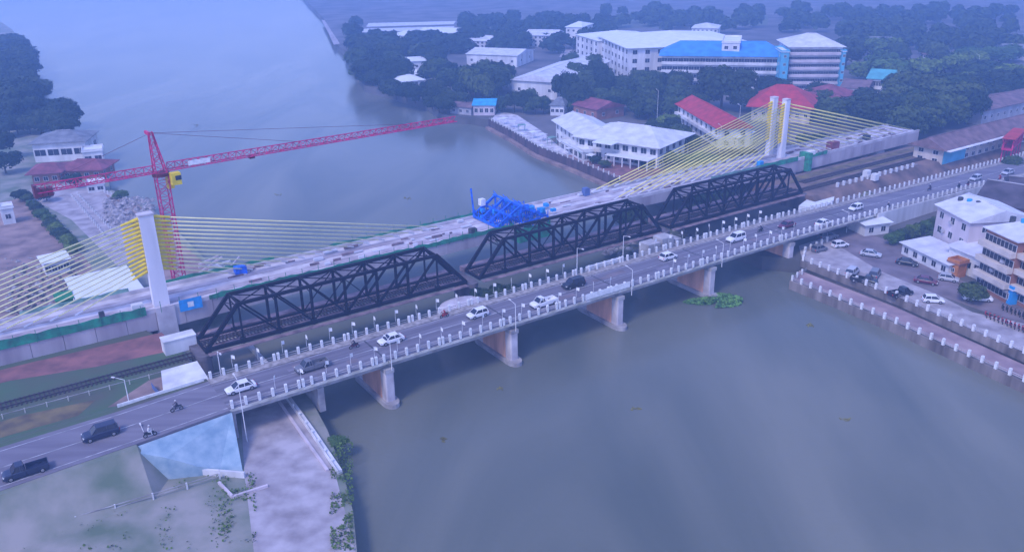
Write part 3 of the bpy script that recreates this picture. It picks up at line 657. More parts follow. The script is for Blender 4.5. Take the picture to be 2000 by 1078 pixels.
MB().box(151.7, 154.5, G0 - .3, G0 + 1.2, DZ + .8, DZ + 1.9).build('site_box', 'wall_white', nb)
tag(MB().box(-23.6, -19.4, 38.1, 38.5, 8.9, 11.1).build('sign_panel', 'cyan', nb), '', '') if False else None
sp = thing('hoarding_panel', 'bright blue hoarding panel with a pale emblem at the foot of the left pylon', 'panel', B(-23.9, G0 - .35, DZ - .9), BH)
MB().box(0, 4.0, -.05, .05, 0, 2.2).build('board', 'cyan', sp); MB().box(1.45, 2.5, -.07, -.052, .6, 1.6).build('emblem', 'white_paint', sp)
# blue form traveller at mid span
ft = thing('form_traveller', 'blue steel form traveller at the open end of the deck in mid river', 'form traveller', B(51.5, 44.3, DZ), BH)
for y in (-5.2, -1.7, 1.7, 5.2):
    mb = MB(); F_ = [(-6, y, .4), (0, y, .4), (7, y, .8), (0, y, 4.6), (-6, y, 1.2)]
    for a_, b_ in ((0, 1), (1, 2), (1, 3), (3, 2), (3, 0), (0, 4), (4, 3)): mb.bar(F_[a_], F_[b_], .34, .4)
    mb.build('main_truss', 'blue_steel', ft)
for x, z in ((-6, .6), (0, 4.6), (7, .9), (0, .6), (3.5, 2.6), (-3, 2.8)):
    mb = MB(); mb.bar((x, -6, z), (x, 6, z), .4, .45)
    for k in range(-3, 3): mb.bar((x, k * 2, z), (x, k * 2 + 2, z - .9 if k % 2 else z + .9), .14)
    mb.build('cross_beam', 'blue_steel', ft)
rr = random.Random(5)
mb = MB()
for ix in range(9):
    x = -5.5 + ix * 1.6; top_ = 4.0 - abs(ix - 3) * .35
    for iy in range(8):
        y = -5.6 + iy * 1.6; hh = top_ * rr.uniform(.55, 1.0)
        mb.bar((x, y, .1), (x, y, hh), .15)
        if iy < 7 and rr.random() < .8: mb.bar((x, y, hh * .55), (x, y + 1.6, hh * .55), .12)
        if iy < 7 and rr.random() < .5: mb.bar((x, y, .3), (x, y + 1.6, hh * .9), .1)
        if ix < 8 and rr.random() < .8: mb.bar((x, y, hh * .8), (x + 1.6, y, hh * .8), .12)
mb.build('scaffold_braces', 'blue_steel', ft, kind='stuff')
mb = MB()
for i in range(26):
    x, y, z = rr.uniform(-6, 11), rr.uniform(-6, 5.5), rr.uniform(.1, 2.2); mb.box(x, x + rr.uniform(.6, 1.6), y, y + rr.uniform(.5, 1.2), z, z + rr.uniform(.4, 1.1))
mb.build('platform_panels', 'cyan', ft, kind='stuff')
MB().box(-5.2, -4.0, 3.2, 4.4, 3.4, 4.9).build('winch_cover', 'white_paint', ft)
MB().bar((-6, 5.2, 1), (-6.6, 5.2, 7.4), .3).build('mast', 'blue_steel', ft)
MB().box(-1.5, 7.0, -6.9, 6.4, -3.4, -2.7).build('bottom_platform', 'green_net', ft)
for x in (-1.5, 7): MB().box(x - .06, x + .06, -6.9, 6.4, -3.6, .6).build('net_screen', 'green_net', ft)
MB().box(-1.5, 7.0, -6.98, -6.88, -3.5, -.1).build('net_screen', 'green_net', ft)
for x in (-1.2, 2.5, 6.8):
    for y in (-6.4, 6.2): MB().bar((x, y, -3), (x, y, 1.2), .16).build('hanger', 'blue_steel', ft)
# site clutter on the deck: each its own thing
def clut(s, n, lx, ly, h, m_, name, label, z=DZ + .24, cat=None, rz=0.0):
    mb = MB(); mb.box(-lx / 2, lx / 2, -ly / 2, ly / 2, 0, h)
    mb.box(-lx / 2 + .1, lx / 2 - .1, -ly / 2 + .1, ly / 2 - .1, h + .002, h + .12)
    o = mb.build(name, m_); o.location = B(s, n, z); o.rotation_euler = (0, 0, BH + rz); tag(o, label, cat or name.replace('_', ' ')); return o
clut(-9.8, 47.5, 2.2, 1.6, 1.5, 'blue_steel', 'storage_box', 'dark blue storage box on the far edge of the new deck among the cables')
clut(-30.5, 39.9, 2.0, 1.0, 1.6, 'wall_white', 'site_cabinet', 'small white cabinet just left of the foot of the left pylon')
clut(-36.2, 41.5, .9, .7, 1.0, 'grey_dark', 'drum', 'small dark drum on the new deck left of the left pylon')
clut(39.2, 39.9, 1.6, 1.2, 1.3, 'grey_dark', 'generator', 'dark generator at the near edge of the deck before the blue traveller')
clut(47.0, 48.7, 1.8, 1.2, 1.4, 'grey_dark', 'compressor', 'dark compressor on the far edge of the deck beside the blue traveller')
clut(132.5, 39.8, 1.5, 1.2, 1.6, 'cyan', 'water_tank', 'small bright blue tank on the deck in front of the far pylon legs')
clut(77.5, 48.0, 1.5, 1.4, 1.8, 'blue_shade', 'winch_unit', 'small blue winch unit on the far deck right of the traveller')
clut(166, 41, 3.4, 2.2, 2.0, 'roof_maroon', 'container', 'maroon container on the deck right of the far pylon')
clut(184, 42, 2.0, 1.5, 1.3, 'grey_dark', 'crate', 'dark crate on the right end of the new deck')
mb = MB(); rr = random.Random(11)
for i in range(55):
    s = rr.choice([rr.uniform(57, 140), rr.uniform(-15, 50), rr.uniform(150, 200)]); n = rr.uniform(G0 + .6, G1 - .8); l = rr.uniform(.4, 3.2); wd = rr.uniform(.12, .6)
    mb.box(s, s + l, n, n + wd, DZ + .23, DZ + .23 + rr.uniform(.1, .5))
o = mb.build('site_materials', 'rust_deck', None, kind='stuff'); o.location = B(0, 0, 0); o.rotation_euler = (0, 0, BH); tag(o, 'loose timber and steel strewn along the unfinished deck', 'building materials')
mb = MB()
for i in range(55):
    s = rr.choice([rr.uniform(57, 140), rr.uniform(-15, 50), rr.uniform(150, 200)]); n = rr.uniform(G0 + .6, G1 - .8); l = rr.uniform(.6, 3.2); wd = rr.uniform(.2, .9)
    mb.box(s, s + l, n, n + wd, DZ + .235, DZ + .235 + rr.uniform(.1, .6))
o = mb.build('site_materials', 'roof_pale', None, kind='stuff'); o.location = B(0, 0, 0); o.rotation_euler = (0, 0, BH); tag(o, 'pale sacks and boards scattered along the unfinished deck', 'building materials')

# ------------------------------------------------------------------ tower crane
ce = at(890, 240, 29.5); cc = at(70, 380, 29.5); jd = (ce - cc); jd.z = 0; jl = jd.length; jd.normalize()
cbase = at(328, 560, 3.0)
# put the mast on the jib line
tt = (cbase - cc); tt.z = 0; along = tt.dot(jd); cb0 = cc + jd * along
cr = thing('tower_crane', 'red tower crane with a long jib reaching over the river behind the left pylon', 'crane', (cb0.x, cb0.y, 3.0), math.atan2(jd.y, jd.x))
JZ = 26.5; AF = jl - along; AB = along
def lattice(p0, p1, w_, n, name, m_, taper=1.0, tri=False):
    """square or triangular lattice boom between two points, built as chords and lacing"""
    p0 = Vector(p0); p1 = Vector(p1); d = (p1 - p0).normalized()
    if abs(d.z) > .9: u, v_ = Vector((1, 0, 0)), Vector((0, 1, 0))
    else: u = Vector((0, 1, 0)); v_ = Vector((0, 0, 1))
    cs = [(-.5, 0), (.5, 0), (0, .9)] if tri else [(-.5, -.5), (.5, -.5), (.5, .5), (-.5, .5)]
    def pt(i, c):
        f_ = i / n; w2 = w_ * (1 + (taper - 1) * f_); return p0.lerp(p1, f_) + u * c[0] * w2 + v_ * c[1] * w2
    for c in cs: MB().bar(pt(0, c), pt(n, c), .17).build(name + '_chord', m_, cr)
    mb = MB(); k = len(cs)
    for i in range(n):
        for j in range(k):
            a_, b_ = cs[j], cs[(j + 1) % k]
            if i % 2: a_, b_ = b_, a_
            mb.bar(pt(i, a_), pt(i + 1, b_), .09); mb.bar(pt(i, a_), pt(i, b_), .08)
    mb.build(name + '_lacing', m_, cr)
lattice((0, 0, 0), (0, 0, JZ), 2.1, 16, 'mast', 'crane_red')
lattice((0, 0, JZ + .2), (-.6, 0, JZ + 8.0), 2.0, 6, 'tower_head', 'crane_red', .35)
lattice((1.4, 0, JZ + .4), (AF, 0, JZ + .4), 1.6, 44, 'jib', 'crane_red', .75, True)
lattice((-1.2, 0, JZ + .3), (-AB, 0, JZ + .3), 1.5, 12, 'counter_jib', 'crane_red', 1.0, True)
MB().tube((0, 0, JZ - .5), (0, 0, JZ + .15), 1.6, 1.6, 16).build('slewing_ring', 'crane_dark', cr)
cabm = MB(); cabm.box(1.2, 3.0, -2.4, -.9, JZ - 2.2, JZ + .1); cabm.build('cab', 'yellow', cr)
MB().box(1.9, 3.03, -2.43, -.87, JZ - 1.3, JZ - .4).build('cab_window', 'glass', cr)
MB().box(.9, 2.0, -.6, .8, JZ - 3.2, JZ - .6).build('machinery_box', 'yellow', cr)
for i in range(3): MB().box(-AB + .1 + i * .9, -AB + .9 + i * .9, -.8, .8, JZ - .5, JZ + .9).build('counterweight', 'crane_dark', cr)
MB().box(-AB - .3, -AB + .2, -.9, .9, JZ - .6, JZ + 1.7).build('end_frame', 'crane_dark', cr)
MB().box(5.2, 9.5, -.75, -.65, JZ + .7, JZ + 1.6).build('name_board', 'white_paint', cr)
MB().box(17.5, 18.6, -.6, .6, JZ - .1, JZ + .4).build('trolley', 'crane_dark', cr)
for x in (AF * .42, AF * .8): MB().tube((-.6, 0, JZ + 7.8), (x, 0, JZ + 1.6), .035, .035, 5).build('pendant_line', 'crane_dark', cr)
MB().tube((-.6, 0, JZ + 7.8), (-AB + 1, 0, JZ + 1.4), .035, .035, 5).build('pendant_line', 'crane_dark', cr)
MB().box(-3, 3, -3, 3, -.5, .5).build('foundation', 'concrete', cr)
MB().box(-1.3, -.9, -1.3, 1.3, JZ + 7.6, JZ + 8.2).build('head_platform', 'crane_red', cr)

# ------------------------------------------------------------------ buildings
WIN = {}
def window_mesh(w_, h_, fr='wall_white'):
    k = (round(w_, 2), round(h_, 2), fr)
    if k not in WIN:
        mb = MB(); t_ = .09
        mb.m(0).box(-w_ / 2, w_ / 2, -.05, .02, -t_, 0); mb.box(-w_ / 2, w_ / 2, -.05, .02, h_, h_ + t_)
        mb.box(-w_ / 2 - t_, -w_ / 2, -.05, .02, -t_, h_ + t_); mb.box(w_ / 2, w_ / 2 + t_, -.05, .02, -t_, h_ + t_)
        mb.box(-.03, .03, -.05, .02, 0, h_)
        mb.m(1).box(-w_ / 2, w_ / 2, -.02, .015, 0, h_)
        WIN[k] = mb.mesh('window', [fr, 'glass'])
    return WIN[k]
def house(name, label, pA, pB, depth, h, wall='wall_white', roof='gable', rmat='roof_pale', rh=2.0, floors=2, cols=4, z=ZR, win=(1.2, 1.2), over=.6, bands=False,
          ridge='x', cat='house', sidecols=2, world=False, chim=False, bandm='wall_white', openfl=False):
    A_ = pA if world else at(*pA, z); B_ = pB if world else at(*pB, z)
    L = (B_ - A_).length; ang = math.atan2(B_.y - A_.y, B_.x - A_.x)
    r = thing(name, label, cat, (A_.x, A_.y, z), ang)
    MB().box(0, L, 0, depth, -.2, h).build('walls', wall, r)
    fh = h / floors; wm_ = window_mesh(*win)
    for f_ in range(floors):
        zz = f_ * fh + max(.5, (fh - win[1]) / 2)
        if cols:
            for c in range(cols):
                link('window', wm_, r, loc=((c + .5) * L / cols, -.012, zz))
        if sidecols:
            for c in range(sidecols):
                link('window', wm_, r, loc=(-.012, (c + .5) * depth / sidecols, zz), rz=-math.pi / 2)
                link('window', wm_, r, loc=(L + .012, (c + .5) * depth / sidecols, zz), rz=math.pi / 2)
        if bands and f_ > 0:
            MB().box(-.2, L + .2, -1.3, -.03, f_ * fh - .12, f_ * fh + .9).build('balcony', bandm, r)
    o_ = over
    if roof == 'flat':
        MB().box(-o_ * .5, L + o_ * .5, -o_ * .5, depth + o_ * .5, h + .003, h + .25).build('roof', rmat, r)
        mb = MB(); 
        for (x0, x1, y0, y1) in ((-.2, L + .2, -.2, .0), (-.2, L + .2, depth, depth + .2), (-.2, 0, .0, depth), (L, L + .2, .0, depth)): mb.box(x0, x1, y0, y1, h + .253, h + .8)
        mb.build('roof_parapet', wall, r)
        if L > 9 and depth > 6: MB().box(L * .6, L * .6 + min(3, L * .2), depth * .5, depth * .5 + min(3, depth * .3), h + .253, h + 2.3).build('stair_tower', wall, r)
    elif roof == 'shed':
        MB().add([(-o_, -o_, h), (L + o_, -o_, h), (L + o_, depth + o_, h + rh), (-o_, depth + o_, h + rh), (-o_, -o_, h + .15), (L + o_, -o_, h + .15), (L + o_, depth + o_, h + rh + .15), (-o_, depth + o_, h + rh + .15)],
                 [(0, 3, 2, 1), (4, 5, 6, 7), (0, 1, 5, 4), (1, 2, 6, 5), (2, 3, 7, 6), (3, 0, 4, 7)]).build('roof', rmat, r)
    else:
        hip = min(depth, L) * .45 if roof == 'hip' else -0.0
        x0, x1, y0, y1 = -o_, L + o_, -o_, depth + o_
        if ridge == 'x':
            a1, a2 = (x0 + hip, (y0 + y1) / 2), (x1 - hip, (y0 + y1) / 2)
            v4 = [(x0, y0), (x1, y0), (x1, y1), (x0, y1)]
        else:
            a1, a2 = ((x0 + x1) / 2, y0 + hip), ((x0 + x1) / 2, y1 - hip)
            v4 = [(x1, y0), (x1, y1), (x0, y1), (x0, y0)]
        if ridge == 'x': order = [(0, 1, 5, 4), (1, 2, 5), (2, 3, 4, 5), (3, 0, 4)]
        else: order = [(3, 0, 4), (0, 1, 5, 4), (1, 2, 5), (2, 3, 4, 5)]
        mb = MB()
        top = [(*p, h + .18) for p in v4] + [(*a1, h + rh), (*a2, h + rh)]; bot = [(*p, h + .002) for p in v4]
        mb.add(top, order)
        mb.add([(*p, h + .002) for p in v4] + [(*p, h + .18) for p in v4], [(0, 1, 5, 4), (1, 2, 6, 5), (2, 3, 7, 6), (3, 0, 4, 7), (3, 2, 1, 0)])
        mb.build('roof', rmat, r)
        MB().bar((*a1, h + rh + .05), (*a2, h + rh + .05), .3, .16).build('ridge', 'wall_grey' if rmat in ('roof_dark', 'roof_grey') else rmat, r)
    return r
# riverside mansion: main block, left wing, annex
mn = house('riverside_mansion', 'large white two storey riverside mansion with a broad pale hipped roof', (1128, 306), (1283, 330), 22, 6.6, rmat='roof_pale', rh=3.6, cols=9, roof='hip', floors=2, win=(1.9, 1.7), over=1.6, cat='mansion', bands=False, sidecols=5)
L_ = (at(1128, 306, ZR) - at(1283, 330, ZR)).length
MB().box(L_ * .45, L_ * .98, -4.6, -.1, 3.1, 3.4).build('porch_roof', 'roof_white', mn)
for i in range(6): MB().box(L_ * (.45 + .1 * i) + .1, L_ * (.45 + .1 * i) + .4, -4.4, -4.1, 0, 3.1).build('porch_column', 'wall_white', mn)
MB().box(L_ * .3, L_ * .55, -5.5, 2, 6.7, 6.95).build('canopy_roof', 'roof_white', mn)
house('mansion_wing', 'white left wing of the riverside mansion with a long pale roof facing the river', (1086, 272), (1132, 305), 13, 6.4, rmat='roof_pale', rh=2.8, roof='gable', cols=6, win=(1.6, 1.7), over=1.4, cat='house', sidecols=3)
house('river_pavilion', 'low white pavilion with open terrace left of the riverside mansion', (1095, 292), (1138, 316), 3.5, 3.0, rmat='roof_white', roof='flat', floors=1, cols=5, win=(2.2, 1.6), cat='pavilion', sidecols=1)
house('blue_roof_house', 'small waterside house with a bright blue roof', (925, 226), (966, 226), 12, 4.0, 'wall_pink', 'gable', 'roof_cyan', 1.6, 1, 4, win=(1.3, 1.6), cat='house')
house('waterside_hut', 'low grey waterside hut left of the blue roofed house', (880, 222), (920, 226), 8, 3.0, 'wall_grey', 'gable', 'roof_brown', 1.2, 1, 3, cat='hut')
house('waterside_house', 'white waterside house with two pale roofs among the trees on the point', (788, 182), (830, 178), 14, 5, 'wall_white', 'hip', 'roof_white', 2, 2, 4, cat='house')
house('waterside_house', 'tiny pale roofed house above the water on the wooded point', (793, 160), (812, 163), 9, 4, 'wall_white', 'hip', 'roof_white', 1.6, 1, 2, cat='house')
house('waterside_house', 'white roofed house behind the wooded point', (798, 140), (832, 138), 12, 5, 'wall_white', 'gable', 'roof_white', 1.6, 1, 3, cat='house')
house('warehouse', 'big warehouse with a pale grey curved roof behind the trees', (1000, 190), (1088, 196), 68, 7.5, 'wall_white', 'gable', 'roof_pale', 3.0, 1, 3, ridge='y', cat='warehouse', over=1)
house('warehouse', 'long pale roofed shed behind the big warehouse', (912, 128), (1010, 132), 26, 6, 'wall_white', 'gable', 'roof_pale', 2.0, 1, 5, cat='warehouse')
# school group
house('school_block', 'white four storey block with rows of dark windows left of the blue roofed school', (1168, 130), (1226, 162), 62, 16, 'wall_white', 'hip', 'roof_white', 4, 4, 9, win=(2.2, 1.9), over=1.4, cat='school', sidecols=10)
house('school_block', 'faint pale block on the far left of the school buildings', (1125, 118), (1168, 134), 36, 14, 'wall_white', 'hip', 'roof_white', 3, 4, 5, win=(2.0, 1.8), cat='school', sidecols=4)
house('blue_roof_school', 'long white school building with a bright blue roof and balcony bands', (1290, 172), (1525, 176), 20, 14.5, 'wall_white', 'hip', 'roof_blue', 5.5, 4, 22, win=(2.4, 1.5), over=1.5, bands=True, cat='school', sidecols=3)
house('stair_block', 'pale stair tower breaking the blue roof of the long school', (1404, 172), (1438, 173), 24, 20, 'wall_white', 'flat', 'roof_white', 1, 5, 2, win=(1.6, 1.4), cat='school')
house('tall_school_block', 'tall pale six storey block with blue end strips right of the blue roof', (1536, 178), (1636, 178), 26, 19, 'wall_white', 'hip', 'roof_pale', 4.5, 6, 10, win=(3.0, 1.2), over=1.2, bands=True, cat='school', bandm='wall_pink', sidecols=0)
for a_, b_, lab in (((1519, 182), (1534, 182), 'narrow bright blue stair strip at the left edge of the tall block'), ((1637, 181), (1643, 181), 'narrow blue strip at the right edge of the tall block')):
    house('stair_block', lab, a_, b_, 16, 17.5, 'wall_teal', 'flat', 'roof_white', 1, 5, 1, win=(1, 1), cat='stair block')
# red roofs
house('red_roof_house', 'white two storey house with a long red roof left of the far pylon', (1322, 238), (1402, 290), 11, 6.5, 'wall_white', 'gable', 'roof_red', 3.2, 2, 9, win=(1.6, 1.6), bands=True, over=1.0)
house('low_house', 'small house with a pale flat roof in front of the long red roof', (1395, 280), (1440, 290), 8, 3.5, 'wall_white', 'shed', 'roof_white', .8, 1, 3, cat='house')
house('temple_hall', 'broad red roofed hall directly behind the far pylon tops', (1466, 236), (1580, 242), 24, 5.5, 'wall_cream', 'hip', 'roof_red', 6.5, 1, 7, over=2, cat='hall')
house('maroon_roof_house', 'house with a dull purple brown roof right of the red hall', (1556, 205), (1622, 218), 18, 5, 'wall_white', 'hip', 'roof_maroon', 3.5, 2, 6)
house('maroon_roof_house', 'low dull maroon roofed house at the centre of the far trees', (1120, 225), (1165, 236), 14, 4, 'wall_brown', 'gable', 'roof_maroon', 2.5, 1, 3)
house('brown_roof_house', 'long brown roofed house in front of the teal building', (1640, 192), (1690, 196), 16, 4.5, 'wall_cream', 'gable', 'roof_brown', 2.5, 1, 5)
house('teal_building', 'teal roofed building with thin columns among the upper right trees', (1690, 186), (1742, 190), 18, 7, 'wall_white', 'gable', 'roof_teal', 3, 2, 9, win=(1.0, 2.0), cat='building')
for i, (x, y, wd, dp, hh, wl, rm, lab) in enumerate((
    (1665, 212, 38, 12, 4, 'wall_white', 'roof_pale', 'low pale house half hidden behind the round tree at right'),
    (1745, 208, 30, 10, 4, 'wall_cream', 'roof_brown', 'small cream house among the dark trees at upper right'),
    (1788, 186, 40, 14, 4, 'wall_grey', 'roof_grey', 'grey roofed house among the dark trees at upper right'),
    (1830, 200, 36, 12, 4, 'wall_white', 'roof_brown', 'small white house near the upper right forest edge'),
    (1945, 168, 44, 16, 5, 'wall_white', 'roof_grey', 'pale house in the haze at the far right'),
    (1205, 190, 34, 14, 3.5, 'wall_white', 'roof_white', 'small white roofed house among the trees in front of the school'),
    (1240, 215, 34, 12, 4, 'wall_grey', 'roof_dark', 'dark roofed house in the trees right of the maroon roof'),
    (1300, 232, 24, 10, 4, 'wall_grey', 'roof_brown', 'brown roofed hut beside the pole right of the mansion'),
    (1075, 226, 26, 10, 4, 'wall_white', 'roof_grey', 'small white house behind the white riverside pavement'),
    (1025, 92, 60, 24, 7, 'wall_white', 'roof_pale', 'pale building in the mist beyond the warehouse'),
    (1105, 92, 30, 24, 12, 'wall_white', 'roof_white', 'slim pale building in the mist beside the avenue'),
    (905, 100, 50, 20, 6, 'wall_white', 'roof_pale', 'long pale shed in the mist beyond the wooded point'),
    (760, 82, 60, 20, 4, 'wall_white', 'roof_white', 'long low white shed at the edge of the far ponds'),
    (820, 76, 70, 20, 4, 'wall_white', 'roof_white', 'second long low shed at the edge of the far ponds'),
    (1350, 84, 50, 20, 9, 'wall_white', 'roof_pale', 'pale building in the mist behind the blue roof'),
    (1690, 110, 50, 20, 7, 'wall_grey', 'roof_grey', 'grey building in the mist at the upper right'),
    (1800, 130, 40, 16, 6, 'wall_grey', 'roof_brown', 'brown roofed house in the mist at the upper right'),
    (1960, 118, 44, 18, 5, 'wall_grey', 'roof_grey', 'grey roofed building in the mist at the top right edge'))):
    house('distant_house', lab, (x, y), (x + wd, y + 1), dp, hh, wl, 'gable' if i % 2 else 'hip', rm, 2.4, 1 if hh < 6 else 3, max(2, wd // 8), cat='house')

# left bank buildings
house('villa', 'white villa with a grey roof and wide dark windows at the left river edge', (70, 318), (172, 312), 15, 6.2, 'wall_white', 'hip', 'roof_grey', 2.6, 1, 4, z=ZL, win=(3.4, 2.0), over=1.0, cat='villa')
house('villa_annex', 'white walled annex with a balcony jutting over the water beside the villa', (165, 322), (204, 318), 7, 4.0, 'wall_white', 'flat', 'roof_white', .5, 1, 2, z=ZL, win=(2, 1.2), cat='annex')
house('pavilion', 'pavilion with a dusty pink roof in front of the villa', (66, 362), (118, 358), 11, 3.4, 'wall_brown', 'hip', 'roof_maroon', 1.8, 1, 3, z=ZL, cat='pavilion', over=1.5)
house('pavilion', 'pavilion with a dark maroon tiled roof right of the pink roofed one', (124, 352), (200, 350), 10, 3.0, 'wall_brown', 'hip', 'roof_maroon', 2.2, 1, 4, z=ZL, cat='pavilion', over=1.5)
house('garden_hut', 'small white hut with railings below the maroon roofed pavilion', (172, 378), (206, 374), 4, 2.4, 'wall_white', 'flat', 'roof_white', .4, 1, 2, z=ZL, win=(1.5, 1.0), cat='hut')
house('kiosk', 'tiny white box shaped kiosk on the left road', (8, 440), (32, 436), 3.5, 4.2, 'wall_white', 'flat', 'roof_white', .3, 1, 1, z=ZL, cat='kiosk')
house('site_shelter', 'large flat bright white roofed shelter left of the near pylon', (172, 640), (296, 610), 19, 3.3, 'wall_white', 'shed', 'roof_white', .5, 1, 0, z=ZL, cat='shelter', over=.3, sidecols=0)
house('green_shed', 'small dark green shed among the lower left cables', (118, 622), (150, 615), 3.5, 3.6, 'green_paint', 'shed', 'green_paint', .3, 1, 1, z=ZL, cat='shed', sidecols=0, over=.2)
bx = MB().box(-2.6, 2.6, -1.2, 1.2, 0, 2.4); bx.box(-2.7, 2.7, -1.3, 1.3, 2.403, 2.55); o = bx.build('site_office', 'wall_white'); o.location = at(352, 682, 6.6); o.rotation_euler = (0, 0, BH); tag(o, 'white site office box below the pylon base left of the truss', 'site office')
house('site_hut', 'pale hut with dark openings behind the lower left cables', (92, 540), (138, 530), 4, 3, 'wall_white', 'shed', 'roof_white', .4, 1, 4, z=ZL, cat='hut', sidecols=0)

# right front buildings
house('white_house', 'white three storey house with square dark windows beside the ramp at right', (1818, 482), (1880, 520), 14, 9.8, 'wall_pink', 'gable', 'roof_pale', 2.4, 3, 3, win=(1.4, 1.4), cat='house')
house('annex_roof', 'lower annex with a broad pale sloping roof in front of the white house', (1848, 520), (1912, 548), 8, 4.6, 'wall_white', 'shed', 'roof_pale', 1.2, 1, 4, cat='annex', win=(1.3, 1.3))
house('carport', 'low pale blue roofed carport along the street left of the annex', (1760, 496), (1850, 540), 7, 2.6, 'wall_white', 'shed', 'roof_pale', .5, 1, 5, cat='carport', sidecols=0)
house('apartment_block', 'cream and brown apartment block with balcony bands at the right edge of the street', (1905, 560), (1963, 592), 12, 12.5, 'wall_brown', 'hip', 'roof_pale', 2.2, 4, 4, win=(2.0, 1.3), bands=True, bandm='wall_cream', cat='apartment block')
house('apartment_block', 'brown apartment block cut off by the right edge of the picture', (1972, 588), (2040, 622), 12, 12.5, 'wall_brown', 'hip', 'roof_pale', 2.2, 4, 4, win=(2.0, 1.3), bands=True, bandm='wall_cream', cat='apartment block')
house('dark_roof_house', 'house with a dark brown roof behind the white house at right', (1895, 452), (1990, 470), 20, 7.5, 'wall_brown', 'gable', 'roof_dark', 3.0, 2, 5, cat='house')
house('dark_roof_house', 'second dark roofed house at the right edge beside the road', (1965, 440), (2060, 450), 18, 7.0, 'wall_cream', 'gable', 'roof_dark', 3.0, 2, 5, cat='house')
house('bright_shop', 'shop with a bright blue front below the apartment block', (1952, 585), (1972, 596), 3, 3.0, 'cyan', 'flat', 'roof_pale', .5, 1, 1, cat='shop', sidecols=0)
house('ticket_booth', 'small orange brown booth on the street in front of the annex', (1848, 536), (1868, 544), 2.5, 3.0, 'orange', 'flat', 'wall_brown', .5, 1, 1, win=(.8, .8), cat='booth', sidecols=0)
house('white_shelter', 'small white roofed shelter under the near side of the ramp', (1688, 462), (1735, 456), 6, 2.8, 'wall_white', 'shed', 'roof_white', .4, 1, 2, cat='shelter', sidecols=0)
struct('concrete_apron', MB().prism(px([(1594, 376), (1632, 373), (1628, 392), (1604, 408), (1560, 402)], 6.2), 3.0, 6.2), 'roof_white')
for o_ in [x for x in COL.objects if x.name.startswith(('apartment_block', 'white_house'))]:
    for k in range(3):
        tk_ = MB(); tk_.tube((1.5 + k * 1.7, 4 + k, 13.6 if 'apart' in o_.name else 10.6), (1.5 + k * 1.7, 4 + k, 15.0 if 'apart' in o_.name else 12.0), .55, .55, 12); tk_.build('water_tank', 'roof_cyan' if k == 1 else 'grey_dark', o_)
    for k in range(4):
        MB().box(1.0 + k * 2.2, 1.9 + k * 2.2, -.5, -.1, 2.2 + (k % 3) * 2.6, 2.8 + (k % 3) * 2.6).build('air_conditioner', 'wall_grey', o_)
# station at right
st0 = at(1838, 324, 6.3); st1 = at(2060, 262, 6.3)
stn = house('station_building', 'long station building with a grey roof and a blue painted end wall', st0, st1, 9, 4.6, 'wall_cream', 'gable', 'roof_brown', 3.0, 2, 18, win=(1.5, 1.1), world=True, z=6.3, cat='station', over=1.4)
Ls = (st1 - st0).length
MB().box(0.3, 12, -.12, -.02, .3, 4.2).build('painted_wall', 'wall_teal', stn)
MB().box(-1, Ls, -2.6, -1.45, 4.5, 4.72).build('canopy', 'wall_white', stn)
st0 = at(1915, 245, ZR); st1 = at(2080, 205, ZR)
house('platform_canopy', 'long pale canopied platform building beyond the station', st0, st1, 16, 5.0, 'wall_grey', 'gable', 'roof_brown', 2.4, 1, 14, world=True, cat='platform building')
rf = thing('footbridge', 'red steel footbridge beside the station at the right edge', 'footbridge', tuple(at(1978, 318, ZR)), BH + .3)
for x in (-7, -2, 3, 8):
    MB().bar((x, 0, 0), (x, 0, 8.6), .3).build('column', 'crane_red', rf); MB().bar((x, 2.4, 0), (x, 2.4, 8.6), .3).build('column', 'crane_red', rf)
MB().box(-8, 9, -.2, 2.6, 5.2, 5.5).build('deck', 'crane_red', rf)
for y in (-.2, 2.6):
    mb = MB(); mb.bar((-8, y, 7.9), (9, y, 7.9), .25)
    for i in range(8): mb.bar((-8 + i * 2.1, y, 5.4), (-8 + (i + 1) * 2.1, y, 7.9), .15); mb.bar((-8 + i * 2.1, y, 7.9), (-8 + (i + 1) * 2.1, y, 5.4), .15)
    mb.build('side_truss', 'crane_red', rf)
MB().box(-8.3, 9.3, -.6, 3.0, 8.61, 8.75).build('roof', 'roof_red', rf)
railing('platform_fence', 'white wall and steps between the railway tracks and the station', [B(140, 20, 7.3), B(158, 19.7, 7.3), B(176, 19.5, 7.3)], step=2.5, h=1.2, pw=.3, m_='wall_white')
for i, (x, y) in enumerate(((1692, 345), (1708, 352))): clut(0, 0, 1.8, 1.4, 1.7, 'wall_white', 'signal_box', ['left', 'right'][i] + ' one of two small white signal boxes beside the tracks', cat='signal box').location = at(x, y, 7.3)
sg = MB(); sg.box(-4.5, 4.5, -.1, .1, 1.4, 4.0); sg.bar((-3.5, 0, 0), (-3.5, 0, 1.4), .2); sg.bar((3.5, 0, 0), (3.5, 0, 1.4), .2)

